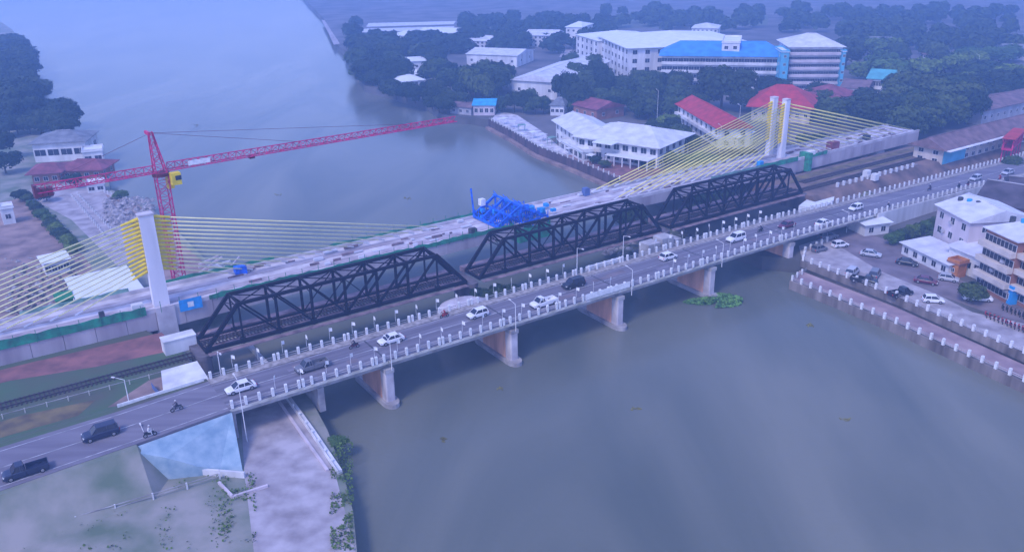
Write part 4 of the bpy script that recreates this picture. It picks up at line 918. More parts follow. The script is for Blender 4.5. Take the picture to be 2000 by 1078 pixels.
# small site things on the left bank
def rocks(name, label, m_, n, x0, x1, y0, y1, z, s0, s1, seed):
    rk = MB(); rr = random.Random(seed)
    for i in range(n):
        c = at(rr.uniform(x0, x1), rr.uniform(y0, y1), z); sz = rr.uniform(s0, s1) * rr.uniform(.5, 1)
        P = [c + Vector((math.cos(a) * sz * rr.uniform(.6, 1.2), math.sin(a) * sz * rr.uniform(.6, 1.2), rr.uniform(-.1, .35) * sz)) for a in (0.2, 1.4, 2.5, 3.7, 4.9)]
        tp = c + Vector((rr.uniform(-.3, .3) * sz, rr.uniform(-.3, .3) * sz, sz * rr.uniform(.4, 1.0)))
        rk.add(P + [tp], [(k, (k + 1) % 5, 5) for k in range(5)])
    return tag(rk.build(name, m_, kind='stuff'), label, name.replace('_', ' '))
rocks('rubble_heap', 'heap of broken concrete and stone on the left bank behind the crane', 'rubble', 420, 205, 300, 385, 440, ZL, .3, 1.6, 3)
rocks('site_debris', 'dark scattered debris on the ground under the lower left cables', 'grey_dark', 260, 20, 150, 520, 625, ZL, .2, .9, 4)
rocks('pale_debris', 'pale loose debris between the left cables and the white shelter', 'rubble', 260, 10, 160, 500, 630, ZL, .2, .9, 5)
rocks('bank_rubble', 'dark rubble on the bank below the right truss span', 'rubble', 300, 1180, 1400, 430, 500, 1.0, .3, 1.3, 6)
railing('path_fence', 'left one of two parallel white fences along the sandy riverside path', px([(140, 385), (195, 450), (205, 465)], ZL), step=2.4, h=1.0, pw=.1)
railing('path_fence', 'right one of two parallel white fences along the sandy riverside path', px([(152, 382), (212, 445), (222, 455)], ZL), step=2.4, h=1.0, pw=.1)
railing('shore_fence', 'white fence along the river side of the rubble heap on the left bank', px([(190, 372), (240, 388), (262, 396)], ZL), step=2.0, h=1.0, pw=.1)
sc = thing('scaffold_stack', 'pale scaffold and formwork pile behind the near pylon under the cables', 'scaffold', tuple(at(385, 545, ZL)), BH)
rr = random.Random(9)
for i in range(16):
    x, y = rr.uniform(-5, 8), rr.uniform(-3, 4); MB().bar((x, y, rr.uniform(.1, 3)), (x + rr.uniform(2, 5), y + rr.uniform(-2, 2), rr.uniform(.5, 4)), .3, .4).build('beam', 'wall_pink' if i % 2 else 'roof_pale', sc)

# ------------------------------------------------------------------ vegetation
def crown_mesh(seed, m_, nleaf=2600, lobes=9, flat=.75, leaf=.075):
    """unit crown: radius about 1, sits on z 0..2*flat, made of leaf clumps"""
    rr = random.Random(seed); vs_ = []; fs = []
    L = [(0, 0, flat, .72)]
    for i in range(lobes):
        a = rr.uniform(0, 6.28); d = rr.uniform(.3, .68); L.append((math.cos(a) * d, math.sin(a) * d, flat * rr.uniform(.45, 1.45), rr.uniform(.26, .46)))
    tot = sum(l[3] ** 2 for l in L)
    for (x, y, z, r_) in L:
        for k in range(int(nleaf * r_ * r_ / tot)):
            v_ = Vector((rr.gauss(0, 1), rr.gauss(0, 1), rr.gauss(0, 1))).normalized()
            if v_.z < -.55: v_.z *= -1
            rad = r_ * rr.uniform(.72, 1.06) * (1 + .28 * noise.noise(v_ * 2.2 + Vector((seed * 3.1, x * 9, y * 9))))
            c = Vector((x, y, z)) + Vector((v_.x, v_.y, v_.z * .82)) * rad
            nrm = (v_ + Vector((rr.uniform(-.8, .8), rr.uniform(-.8, .8), rr.uniform(-.5, .9)))).normalized()
            u = nrm.orthogonal().normalized(); w2 = nrm.cross(u); a = rr.uniform(0, 3.14)
            u, w2 = u * math.cos(a) + w2 * math.sin(a), w2 * math.cos(a) - u * math.sin(a)
            s_ = leaf * rr.uniform(.6, 1.5); u *= s_; w2 *= s_ * .8
            o = len(vs_); vs_ += [c - u, c + w2 * .9, c + u, c - w2]; fs.append((o, o + 1, o + 2, o + 3))
    me = bpy.data.meshes.new('crown'); me.from_pydata([tuple(p) for p in vs_], [], fs); me.materials.append(M[m_]); return me
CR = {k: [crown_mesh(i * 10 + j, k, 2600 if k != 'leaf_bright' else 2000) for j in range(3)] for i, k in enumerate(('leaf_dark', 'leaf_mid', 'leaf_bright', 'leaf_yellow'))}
tk = MB(); tk.tube((0, 0, 0), (.01, 0, .6), .05, .035, 8, False)
for a in (0.3, 2.2, 4.1, 5.3): tk.tube((.01, 0, .5), (math.cos(a) * .38, math.sin(a) * .38, .95), .03, .01, 6, False)
TRUNK = tk.mesh('trunk', 'bark')
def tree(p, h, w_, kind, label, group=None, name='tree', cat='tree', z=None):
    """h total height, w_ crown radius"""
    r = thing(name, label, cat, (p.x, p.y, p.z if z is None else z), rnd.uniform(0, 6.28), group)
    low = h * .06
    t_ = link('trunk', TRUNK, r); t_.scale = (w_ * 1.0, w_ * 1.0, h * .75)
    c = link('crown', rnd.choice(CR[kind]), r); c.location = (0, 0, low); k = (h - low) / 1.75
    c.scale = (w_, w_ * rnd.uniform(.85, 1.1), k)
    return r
ORD = 'first second third fourth fifth sixth seventh eighth ninth tenth eleventh twelfth thirteenth fourteenth'.split()
def grove(pts, z, kinds, lab, grp, h=(9, 13), w_=(4, 6)):
    for k, (x, y) in enumerate(sorted(pts)):
        tree(at(x, y, z), rnd.uniform(*h), rnd.uniform(*w_), rnd.choice(kinds), lab + ', ' + ORD[k] + ' from the left', grp)
D, MD, BR, YE = 'leaf_dark', 'leaf_mid', 'leaf_bright', 'leaf_yellow'
def scatter(n, x0, x1, y0, y1, z, kinds, lab, grp, h, w_, cond=None):
    k = 0; tries = 0
    while k < n and tries < n * 20:
        tries += 1; x, y = rnd.uniform(x0, x1), rnd.uniform(y0, y1)
        if cond and not cond(x, y): continue
        k += 1; hh = rnd.uniform(*h); fx = (x - x0) / (x1 - x0); fy = (y - y0) / (y1 - y0)
        size = 'tall' if hh > h[0] + (h[1] - h[0]) * .62 else ('low' if hh < h[0] + (h[1] - h[0]) * .3 else 'middling')
        where = ('far ' if fy < .5 else 'near ') + ('left part' if fx < .34 else ('middle' if fx < .67 else 'right part'))
        tree(at(x, y, z), hh, rnd.uniform(*w_), rnd.choice(kinds), size + ' ' + lab + ', ' + where, grp)
scatter(30, 700, 850, 100, 176, ZR, [D, D, MD], 'dark tree on the wooded river point', 'trees on the wooded point', (10, 16), (6, 10), lambda x, y: y < 110 + (x - 700) * .5 + 62 and not (780 < x < 836 and y > 135))
grove([(716, 164), (730, 168), (748, 176), (765, 180), (705, 150), (700, 135), (775, 196), (762, 188), (795, 200), (812, 203)], ZR, [D], 'overhanging dark tree at the water edge of the wooded point', 'trees at the water edge', (7, 11), (5, 8))
grove([(845, 215), (858, 222), (872, 224), (850, 196), (868, 205), (885, 212), (900, 200), (838, 190)], ZR, [D], 'dark tree by the inlet left of the blue roofed house', 'trees by the inlet', (8, 12), (4, 7))
scatter(16, 850, 1000, 150, 205, ZR, [D, MD], 'bushy tree between the warehouse and the river', 'trees beside the warehouse', (13, 18), (6, 9), lambda x, y: y > 150 + (x - 850) * .15 and y < 180 + (x - 850) * .25)
grove([(985, 218), (1005, 220), (1022, 222), (1045, 224), (1062, 222), (1035, 210)], ZR, [D, MD], 'round tree behind the white riverside pavement', 'trees behind the riverside pavement', (8, 12), (4, 6))
scatter(18, 1100, 1180, 150, 222, ZR, [MD, D], 'mid green tree in front of the white school block', 'trees before the white school block', (11, 16), (5, 8), lambda x, y: not (1000 < x < 1092 and y < 196))
scatter(14, 1180, 1290, 185, 228, ZR, [MD, D], 'tree in the row behind the mansion roof', 'trees behind the mansion', (9, 13), (4, 6))
for x, y, h, w_, k, lab in ((1270, 208, 15, 7, MD, 'bushy green tree at the left end of the blue roofed school'), (1322, 200, 15, 6.5, MD, 'loose green tree in front of the blue roofed school'),
    (1408, 215, 21, 12, D, 'very large round dark tree in front of the blue roofed school'), (1380, 212, 12, 7, D, 'dark tree at the left foot of the very large round tree'),
    (1502, 196, 12, 8, D, 'dark round tree at the right end of the blue roofed school'), (1445, 220, 12, 6, D, 'dark tree between the large round tree and the red hall'),
    (1630, 245, 13, 8, MD, 'round green tree right of the red roofed hall'), (1695, 258, 16, 10, D, 'big round dark tree above the right cable fan'),
    (1735, 250, 14, 8, D, 'dark tree right of the big round one above the cable fan'), (1725, 262, 9, 6, MD, 'lighter green tree below the dark round tree at right'),
    (1690, 215, 11, 6, D, 'dark tree in front of the teal building'), (1300, 300, 7.5, 6, MD, 'bushy tree right of the mansion porch'), (1325, 290, 9, 6, MD, 'tall bush between the mansion and the red roof'),
    (1345, 300, 8, 5.5, MD, 'green tree left of the upper cable ends'), (1310, 322, 5, 4, BR, 'bright green bush just above the left side of the cable fan'), (1345, 325, 5, 4.5, BR, 'bright green bush behind the cable fan'),
    (1378, 330, 6, 6, BR, 'yellowish green tree behind the middle of the cable fan'), (1425, 325, 6, 6, YE, 'yellow green tree close to the far pylon'), (1460, 320, 6, 5, YE, 'yellow green bush just left of the far pylon'), (1395, 345, 5, 5, BR, 'low green bush behind the cable fan'),
    (1256, 328, 3.6, 2.6, D, 'small round dark shrub in the mansion garden'), (1180, 328, 3, 2.4, MD, 'small clipped shrub on the mansion lawn'), (1162, 320, 3, 2.4, D, 'dark reddish shrub on the mansion lawn'),
    (1600, 290, 6, 5, D, 'dark bush behind the deck right of the far pylon'), (1570, 285, 5, 4, MD, 'green bush behind the far pylon foot'),
    (1700, 395, 3.0, 3.2, YE, 'olive brown bush between the tracks and the road'), (1678, 392, 2.6, 2.4, YE, 'small olive bush beside the road railing'),
    (1895, 590, 5.0, 3.4, MD, 'leafy street tree in front of the cream apartment block'), (1825, 470, 3.0, 2.5, MD, 'shrub beside the white house'),
    (92, 392, 4, 3.2, D, 'dark bush between the villa pavilions'), (148, 366, 5, 3.0, D, 'small tree in front of the maroon pavilion'), (238, 386, 2.6, 2.8, BR, 'bright green bush behind the crane counter jib'),
    (1975, 330, 5, 3.5, MD, 'green tree beside the red footbridge'), (45, 392, 4, 3, D, 'bush on the left roadside')):
    tree(at(x, y, ZR), h, w_, k, lab)
scatter(34, 1745, 1900, 190, 275, ZR, [D, MD, MD], 'dark tree in the wood right of the far deck end', 'trees in the right hand wood', (12, 17), (7, 10), lambda x, y: y < 272 - (x - 1790) * .28 and y > 200 - (x - 1745) * .1)
scatter(26, 1650, 2010, 120, 185, ZR, [D, MD, BR], 'hazy dark tree in the upper right wood', 'hazy trees at upper right', (10, 16), (7, 11))
scatter(14, 1880, 2010, 180, 215, ZR, [D], 'dark tree behind the platform canopy', 'trees behind the platform canopy', (10, 14), (6, 9), lambda x, y: y < 215 - (x - 1880) * .1)
scatter(44, -20, 72, 120, 250, ZL, [D], 'dark tree in the left edge wood above the villa', 'trees in the left edge wood', (13, 19), (8, 12), lambda x, y: x < 66 - (y < 190) * 10)
scatter(12, 55, 145, 228, 266, ZL, [D], 'dark tree in the clump behind the villa', 'trees behind the villa', (9, 13), (5, 7), lambda x, y: y > 222 + (x - 60) * .25)
grove([(60, 262), (85, 262), (108, 262), (120, 262), (35, 262), (10, 268), (128, 268), (0, 310), (12, 340), (70, 250), (100, 250)], ZL, [D], 'dark leafy tree directly behind the villa', 'trees behind the villa', (8, 12), (5, 7))
scatter(22, -20, 60, 96, 150, ZL, [D], 'hazy tree on the far left bank', 'hazy trees on the left bank', (12, 16), (9, 14), lambda x, y: x < 30 + (y - 96) * .5)
scatter(20, 1240, 1360, 168, 235, ZR, [MD, D, MD], 'tree in the belt before the blue roofed school', 'trees before the blue roofed school', (9, 15), (5, 8), lambda x, y: not (1270 < x < 1296 and y > 205))
scatter(10, 1270, 1330, 240, 305, ZR, [MD, BR, D], 'tree between the mansion and the red roof', 'trees right of the mansion', (6, 9), (4, 6), lambda x, y: y > 215 + (x - 1240) * .6)
scatter(12, 1460, 1640, 184, 230, ZR, [MD, D], 'tree among the roofs behind the far pylon', 'trees behind the far pylon', (8, 11), (4, 6), lambda x, y: not (1462 < x < 1590 and y > 196))
# far belts: too many and too pale to tell apart, one mass
def far_wood(label, n, x0, x1, y0, y1, cond, seed, h=(9, 14), w_=(6, 10)):
    rr = random.Random(seed); base = [crown_mesh(seed * 7 + k, 'leaf_dark', 520, 6, .75, .15) for k in range(2)]
    vs_ = []; fs = []; k = 0
    while k < n:
        x, y = rr.uniform(x0, x1), rr.uniform(y0, y1)
        if not cond(x, y): continue
        k += 1; p = at(x, y, ZR); b_ = rr.choice(base); wv = rr.uniform(*w_); hh = rr.uniform(*h) / 1.7; a = rr.uniform(0, 6.28); ca, sa = math.cos(a) * wv, math.sin(a) * wv
        o = len(vs_); vs_ += [(p.x + v.co.x * ca - v.co.y * sa, p.y + v.co.x * sa + v.co.y * ca, ZR + v.co.z * hh) for v in b_.vertices]
        fs += [tuple(i + o for i in f.vertices) for f in b_.polygons]
    me = bpy.data.meshes.new('distant_woods'); me.from_pydata(vs_, [], fs); me.materials.append(M['leaf_dark'])
    tag(link('distant_woods', me, kind='stuff'), label, 'woods')
far_wood('pale misty woods beyond the wooded point', 110, 690, 1180, 44, 108, lambda x, y: not (700 < x < 900 and y < 84), 31)
far_wood('pale misty woods beyond the school', 170, 1180, 1995, 28, 112, lambda x, y: not (1150 < x < 1645 and y > 66), 32)
# hedge strip on the left road, street shrubs
for i, t_ in enumerate([k / 13 for k in range(14)]):
    p = at(48 + 100 * t_, 388 + 105 * t_, ZL); tree(p, rnd.uniform(2.2, 3.6), rnd.uniform(1.8, 2.6), rnd.choice([BR, MD, MD]), ORD[i] + ' shrub from the villa in the green strip beside the left road', 'shrubs of the green strip', 'shrub', 'shrub')
for i in range(9):
    p = at(1738 + i * 11, 478 - i * 4, ZR); tree(p, 3.6, 1.9, rnd.choice([MD, BR]), ORD[i] + ' shrub from the left in the clipped row under the ramp wall', 'shrubs under the ramp wall', 'shrub', 'shrub')
for x, y in ((662, 868),): 
    tree(at(x, y, ZL - .6), rnd.uniform(1.2, 1.8), rnd.uniform(1.6, 2.6), BR, 'green bush on the near left river bank by the white parapet', None, 'bush', 'bush')
for x, y in ((0, 0), (2.4, 1.0), (-2, 2.0), (4.5, -.5)): 
    tree(B(28.8 + x, 16.6 + y, 3.5), 4.6, 2.6, D, 'dark bush on the rubble at the first truss pier', 'bushes at the truss pier', 'bush', 'bush')
for x, y in ((1215, 445), (1235, 440), (1330, 442), (1352, 438), (1385, 428), (1250, 458), (1370, 405), (1400, 412), (1345, 400), (1420, 400), (1385, 392)):
    tree(at(x, y, 2.6), rnd.uniform(4.2, 6.0), rnd.uniform(2.8, 3.8), D, 'dark bush under and beside the right truss span', 'bushes under the right truss span', 'bush', 'bush')
wd = MB(); rr = random.Random(77)
for i in range(3600):
    a_ = rr.random(); x, y = (rr.uniform(645, 690), rr.uniform(860, 1075)) if a_ < .4 else ((rr.uniform(430, 500), rr.uniform(925, 1060)) if a_ < .6 else (rr.uniform(-10, 430), rr.uniform(930, 1075)))
    if noise.noise(Vector((x * .02, y * .03, 1.0))) < (-.1 if a_ < .6 else .12): continue
    c = at(x, y, ZL) + Vector((0, 0, rr.uniform(.05, .35))); n_ = Vector((rr.uniform(-1, 1), rr.uniform(-1, 1), .8)).normalized(); u = n_.orthogonal().normalized() * rr.uniform(.06, .2); v_ = n_.cross(u)
    wd.add([c - u, c - v_, c + u, c + v_], [(0, 1, 2, 3)])
tag(wd.build('weeds', 'leaf_bright', kind='stuff'), 'low green weeds over the near left bank and field', 'weeds')
# floating water plants at the fourth pier
hb = MB(); rr = random.Random(21)
for i in range(3200):
    a = rr.uniform(0, 6.28); q_ = math.sqrt(rr.random())
    x = math.cos(a) * q_ * (7.4 if math.cos(a) < 0 else 5.0) * (1 + .25 * noise.noise(Vector((math.cos(a) * 2, math.sin(a) * 2, 4)))); y = math.sin(a) * q_ * (3.6 if math.cos(a) > -.3 else 1.8)
    c = Vector((x, y, .05 + rr.uniform(0, 1.1) * (1 - q_ * .7))); n_ = Vector((rr.uniform(-.8, .8), rr.uniform(-.8, .8), 1)).normalized(); u = n_.orthogonal().normalized() * rr.uniform(.1, .26); v_ = n_.cross(u)
    hb.add([c - u, c - v_, c + u, c + v_], [(0, 1, 2, 3)])
o = hb.build('water_hyacinth', 'hyacinth', kind='stuff'); o.location = at(1404, 588, 0); o.rotation_euler = (0, 0, .1); tag(o, 'floating mat of bright green water plants around the fourth river pier', 'water plants')

fd = MB(); rr = random.Random(61)
for (x, y, n_) in ((1582, 636, 14), (378, 246, 10), (797, 388, 8), (1240, 800, 6), (980, 760, 6), (1650, 820, 5), (870, 860, 6), (545, 382, 6)):
    for i in range(n_):
        c = at(x + rr.uniform(-9, 9), y + rr.uniform(-3, 3), 0) + Vector((0, 0, .03)); a = rr.uniform(0, 3.1); l = rr.uniform(.2, .8)
        fd.bar(c, c + Vector((math.cos(a) * l, math.sin(a) * l, .05)), .16, .1)
tag(fd.build('floating_debris', 'leaf_yellow', kind='stuff'), 'scraps of weed and wood floating on the river', 'floating debris')
# ------------------------------------------------------------------ vehicles
def ringx(x, w_, z0, z1, r_=.12, top=.9):
    return [(x, -w_ * .9, z0), (x, -w_, z0 + r_), (x, -w_, z1 - r_), (x, -w_ * top, z1), (x, w_ * top, z1), (x, w_, z1 - r_), (x, w_, z0 + r_), (x, w_ * .9, z0)]
def make_car(kind):
    r = thing('parked_car', '', 'car')
    if kind == 'pickup': L, W, bz, rz_ = 5.3, .92, 1.08, 1.78
    elif kind == 'suv': L, W, bz, rz_ = 4.7, .93, 1.10, 1.80
    elif kind == 'sedan': L, W, bz, rz_ = 4.5, .88, .92, 1.46
    else: L, W, bz, rz_ = 3.95, .86, .96, 1.52
    h = L / 2; g = .24
    if kind == 'pickup': prof = [(-h, .5, bz - .05), (-h + .1, .96, bz), (.0, 1, bz), (.95, 1, bz), (1.1, 1, bz), (h - .35, .97, bz - .14), (h - .02, .84, bz - .3)]
    elif kind == 'sedan': prof = [(-h, .85, bz - .22), (-h + .15, .95, bz - .06), (-h + .9, 1, bz), (0, 1, bz), (h - 1.3, 1, bz - .03), (h - .35, .96, bz - .18), (h, .82, bz - .34)]
    else: prof = [(-h, .88, bz - .1), (-h + .12, .97, bz), (-h + .7, 1, bz), (0, 1, bz), (h - 1.2, 1, bz - .03), (h - .3, .96, bz - .16), (h, .84, bz - .34)]
    mb = MB()
    if kind == 'pickup':
        mb.loft([ringx(x, W * k, g, z) for x, k, z in prof[2:]])
        mb.box(-h, -.06, -W, -W + .1, g + .1, bz); mb.box(-h, -.06, W - .1, W, g + .1, bz); mb.box(-h - .02, -h + .08, -W + .1, W - .1, g + .15, bz - .02)
        mb.box(-h + .08, -.06, -W + .1, W - .1, g, g + .3)
    else: mb.loft([ringx(x, W * k, g, z) for x, k, z in prof])
    body = mb.build('body', PAINT['white'], r, smooth=False)
    bm = body.modifiers.new('soft', 'BEVEL'); bm.width = .05; bm.segments = 2; bm.limit_method = 'ANGLE'
    if kind == 'pickup': gx = (-.02, .25, 1.0, 1.62)
    elif kind == 'suv': gx = (-h + .15, -h + .4, .45, 1.2)
    elif kind == 'sedan': gx = (-1.75, -1.05, .35, 1.2)
    else: gx = (-h + .1, -h + .5, .35, 1.1)
    zb = bz - .04
    def gr(x, w_, z0, z1, wt): return [(x, -w_, z0), (x, -wt, z1), (x, wt, z1), (x, w_, z0)]
    mb = MB(); mb.loft([[(gx[0], -W * .92, zb), (gx[0], -W * .92, zb + .02), (gx[0], W * .92, zb + .02), (gx[0], W * .92, zb)], gr(gx[1], W * .93, zb, rz_ - .04, W * .76), gr(gx[2], W * .93, zb, rz_ - .04, W * .76), [(gx[3], -W * .9, zb), (gx[3], -W * .9, zb + .02), (gx[3], W * .9, zb + .02), (gx[3], W * .9, zb)]])
    mb.build('windows', 'glass', r)
    mb = MB(); mb.loft([[(x, -W * .78 * k, rz_ - .05), (x, -W * .70 * k, rz_ + .01), (x, W * .70 * k, rz_ + .01), (x, W * .78 * k, rz_ - .05)] for x, k in ((gx[1] - .04, .96), (gx[1] + .1, 1.0), (gx[2] - .1, 1.0), (gx[2] + .05, .96))]); mb.build('roof', PAINT['white'], r)
    mb = MB()
    for sy in (-1, 1):
        for x, xt in ((gx[3] - .05, gx[2]), ((gx[1] + gx[2]) / 2 - .05, (gx[1] + gx[2]) / 2 - .05), (gx[0] + .12, gx[1])):
            mb.bar((x, sy * W * .935, zb), (xt, sy * W * .77, rz_ - .03), .08, .1)
    mb.build('pillars', PAINT['white'], r)
    wx = (h - .85, -h + .85)
    for x in wx:
        for sy in (-1, 1):
            wl = MB().tube((x, sy * (W - .2), .33), (x, sy * (W + .015), .33), .33, .33, 18).build('wheel', 'tyre', r)
            MB().tube((x, sy * (W + .016), .33), (x, sy * (W + .03), .33), .2, .18, 10).build('rim', 'hub', wl)
    for sy in (-1, 1):
        MB().box(h - .22, h - .04, sy * W * .72 - .16, sy * W * .72 + .16, bz - .42, bz - .26).build('headlight', 'lamp_glass', r)
        MB().box(-h - .025, -h + .06, sy * W * .78 - .1, sy * W * .78 + .1, bz - .42, bz - .12).build('tail_light', 'tail_red', r)
    MB().box(h - .05, h + .03, -W * .75, W * .75, g + .02, g + .2).build('bumper', 'grey_dark', r)
    return r
PROTO = {}
def car(kind, color, loc, head, label, name='parked_car', moving=False, cat='car'):
    if kind not in PROTO: PROTO[kind] = make_car(kind); o = PROTO[kind]
    else: o = dup(PROTO[kind], loc, head)
    o.location = loc; o.rotation_euler = (0, 0, head); o['label'] = label; o['category'] = cat; o['group'] = 'vehicles on the bridge road' if moving else 'vehicles parked by the river'
    o.name = name
    for c in o.children:
        if c.name.split('.')[0] in ('body', 'roof', 'pillars'):
            if c.material_slots[0].link != 'OBJECT': c.material_slots[0].link = 'OBJECT'
            c.material_slots[0].material = PAINT[color]
    return o
def on_road(pxl, dz=0.035):
    p = at(*pxl, 8.0); s_, n_ = sn(p)
    for _ in range(6):
        p = at(*pxl, zroad(s_) + .04 + .0); s_, n_ = sn(p)
    return Vector((p.x, p.y, zroad(s_) + .04))
RD = BH; RL_ = BH + math.pi
for kind, colr, pxl, hd, lab, ct in (
    ('sedan', 'white', (471, 762), RL_, 'white car at the left end of the bridge beside the abutment block', 'car'),
    ('pickup', 'grey', (610, 720), RL_, 'dark grey pickup truck second from the left on the bridge', 'pickup truck'),
    ('sedan', 'white', (764, 668), RL_, 'white saloon car above the leftmost river pier', 'car'),
    ('hatch', 'white', (933, 618), RL_, 'white hatchback in front of the rounded caisson', 'car'),
    ('pickup', 'white', (1062, 596), RL_, 'white pickup truck with a dark load bed in mid bridge', 'pickup truck'),
    ('suv', 'black', (1120, 560), RL_, 'black car left of the far white board', 'car'),
    ('hatch', 'white', (1305, 506), RD, 'white hatchback below the right truss joint', 'car'),
    ('suv', 'white', (1437, 470), RL_, 'white off roader with dark windows on the right half of the bridge', 'car'),
    ('sedan', 'maroon', (1536, 444), RL_, 'dark car just left of the white one under the paling fence', 'car'),
    ('sedan', 'white', (1608, 440), RD, 'white car on the near lane above the riverside pier', 'car'),
    ('hatch', 'white', (1671, 410), RL_, 'white car at the start of the right hand ramp', 'car'),
    ('hatch', 'silver', (1905, 352), RL_, 'pale silver car on the far ramp near the station', 'car'),
    ('sedan', 'silver', (1968, 340), RL_, 'pale car furthest up the ramp at the right edge', 'car')):
    car(kind, colr, on_road(pxl), hd, lab, 'car' if ct == 'car' else 'pickup_truck', True, ct)
def on_appr(pxl):
    p = at(*pxl, 7.8); s_, n_ = sn(p)
    for _ in range(6): p = at(*pxl, zroad(s_) + .04); s_, n_ = sn(p)
    return Vector((p.x, p.y, zroad(s_) + .04))
car('suv', 'navy', on_appr((198, 852)), RL_, 'dark blue black car on the left approach road', 'car', True)
car('pickup', 'navy', on_appr((52, 925)), RL_, 'faint dark pickup at the lower left edge of the road', 'pickup_truck', True, 'pickup truck')
for kind, colr, pxl, hd, lab, ct in (
    ('suv', 'silver', (1664, 536), .9, 'silver car parked at the left of the group by the car park railing', 'car'),
    ('pickup', 'black', (1687, 552), -.62, 'black pickup parked across the front of the group by the railing', 'pickup truck'),
    ('suv', 'grey', (1708, 540), 1.0, 'dark grey car parked at the right of the group by the railing', 'car'),
    ('sedan', 'black', (1771, 517), -.55, 'black car parked on the upper side of the street', 'car'),
    ('sedan', 'maroon', (1808, 553), -.55, 'dark car in the middle of the street right of the car park', 'car'),
    ('pickup', 'black', (1758, 577), .35, 'black pickup parked alone close to the terrace railing', 'pickup truck'),
    ('hatch', 'silver', (1852, 548), -.55, 'pale car beside the orange booth', 'car'),
    ('sedan', 'silver', (1700, 500), -.5, 'silver saloon on the street above the parked group', 'car'),
    ('hatch', 'white', (1822, 590), -.2, 'white hatchback near the middle of the pale car park', 'car'),
    ('hatch', 'grey', (1600, 490), .5, 'grey hatchback at the corner of the terrace below the bridge', 'car'),
    ('pickup', 'white', (1908, 586), -.25, 'white pickup under the leafy street tree', 'pickup truck'),
    ('hatch', 'white', (1640, 482), .3, 'white car parked below the bridge near the lamp post', 'car'),
    ('suv', 'grey', (1616, 466), .3, 'grey car in the shade below the bridge', 'car'),
    ('hatch', 'grey', (112, 520), 1.2, 'small grey car behind the left cables', 'car')):
    car(kind, colr, at(*pxl, ZR + .03), hd, lab, 'parked_car' if ct == 'car' else 'pickup_truck', False, ct)

# motorcycles and riders
def make_bike():
    r = thing('motorcycle', '', 'motorcycle')
    for x in (-.62, .62):
        wl = MB().tube((x, -.05, .29), (x, .05, .29), .29, .29, 16).build('wheel', 'tyre', r)
        MB().tube((x, -.055, .29), (x, .055, .29), .18, .18, 10).build('rim', 'hub', wl)
    MB().loft([[(-.75, -.1, .62), (-.75, .1, .62), (-.75, .08, .74), (-.75, -.08, .74)], [(-.2, -.14, .42), (-.2, .14, .42), (-.2, .12, .72), (-.2, -.12, .72)], [(.25, -.12, .3), (.25, .12, .3), (.25, .1, .56), (.25, -.1, .56)], [(.5, -.16, .5), (.5, .16, .5), (.45, .1, .98), (.45, -.1, .98)]]).build('fairing', PAINT['maroon'], r)
    MB().box(-.72, .05, -.13, .13, .74, .82).build('seat', 'tyre', r)
    MB().bar((.62, 0, .3), (.42, 0, 1.0), .08).build('fork', 'grey_dark', r)
    MB().bar((.4, -.33, 1.04), (.4, .33, 1.04), .05).build('handlebar', 'grey_dark', r)
    MB().box(.46, .54, -.08, .08, .84, .96).build('headlight', 'lamp_glass', r)
    return r
def make_rider():
    me = bpy.data.meshes.new('rider_body'); o = bpy.data.objects.new('rider_tmp', me); COL.objects.link(o)
    V = [(-.2, 0, .86), (-.16, 0, 1.08), (-.06, 0, 1.32), (-.02, 0, 1.42), (0, 0, 1.50),
         (-.05, .19, 1.34), (.14, .26, 1.12), (.36, .28, 1.07), (.43, .28, 1.05), (-.05, -.19, 1.34), (.14, -.26, 1.12), (.36, -.28, 1.07), (.43, -.28, 1.05),
         (-.16, .1, .84), (.2, .17, .80), (.16, .17, .42), (.3, .17, .36), (-.16, -.1, .84), (.2, -.17, .80), (.16, -.17, .42), (.3, -.17, .36), (.02, 0, 1.62), (.04, 0, 1.70)]
    E_ = [(0, 1), (1, 2), (2, 3), (3, 4), (2, 5), (5, 6), (6, 7), (7, 8), (2, 9), (9, 10), (10, 11), (11, 12), (0, 13), (13, 14), (14, 15), (15, 16), (0, 17), (17, 18), (18, 19), (19, 20), (4, 21), (21, 22)]
    rad = [.15, .14, .16, .08, .06, .075, .05, .037, .045, .075, .05, .037, .045, .11, .09, .055, .05, .11, .09, .055, .05, .10, .085]
    me.from_pydata(V, E_, []); sk = o.modifiers.new('skin', 'SKIN')
    for i, r_ in enumerate(rad): me.skin_vertices[0].data[i].radius = (r_, r_)
    me.skin_vertices[0].data[0].use_root = True
    sb = o.modifiers.new('sub', 'SUBSURF'); sb.levels = 1; sb.render_levels = 1
    dg = bpy.context.evaluated_depsgraph_get(); dg.update(); m2 = bpy.data.meshes.new_from_object(o.evaluated_get(dg)); bpy.data.objects.remove(o)
    m2.name = 'body'
    for k in ('cloth_dark', 'skin'): m2.materials.append(M[k])
    for p in m2.polygons:
        p.use_smooth = True
        c = p.center; p.material_index = 1 if (c.z > 1.45 or c.x > .36) else 0
    r = thing('person', '', 'person'); link('body', m2, r)
    hm = MB(); rings = []
    for i in range(1, 6):
        a = math.pi * .62 * i / 5; rings.append([(.03 + .135 * math.sin(a) * math.cos(t2), .125 * math.sin(a) * math.sin(t2), 1.69 + .13 * math.cos(a)) for t2 in [2 * math.pi * k / 12 for k in range(12)]])
    hm.loft(rings); hm.build('helmet', 'cloth_white', r, smooth=True)
    return r
bike = make_bike(); rider = make_rider(); fb = fr_ = True
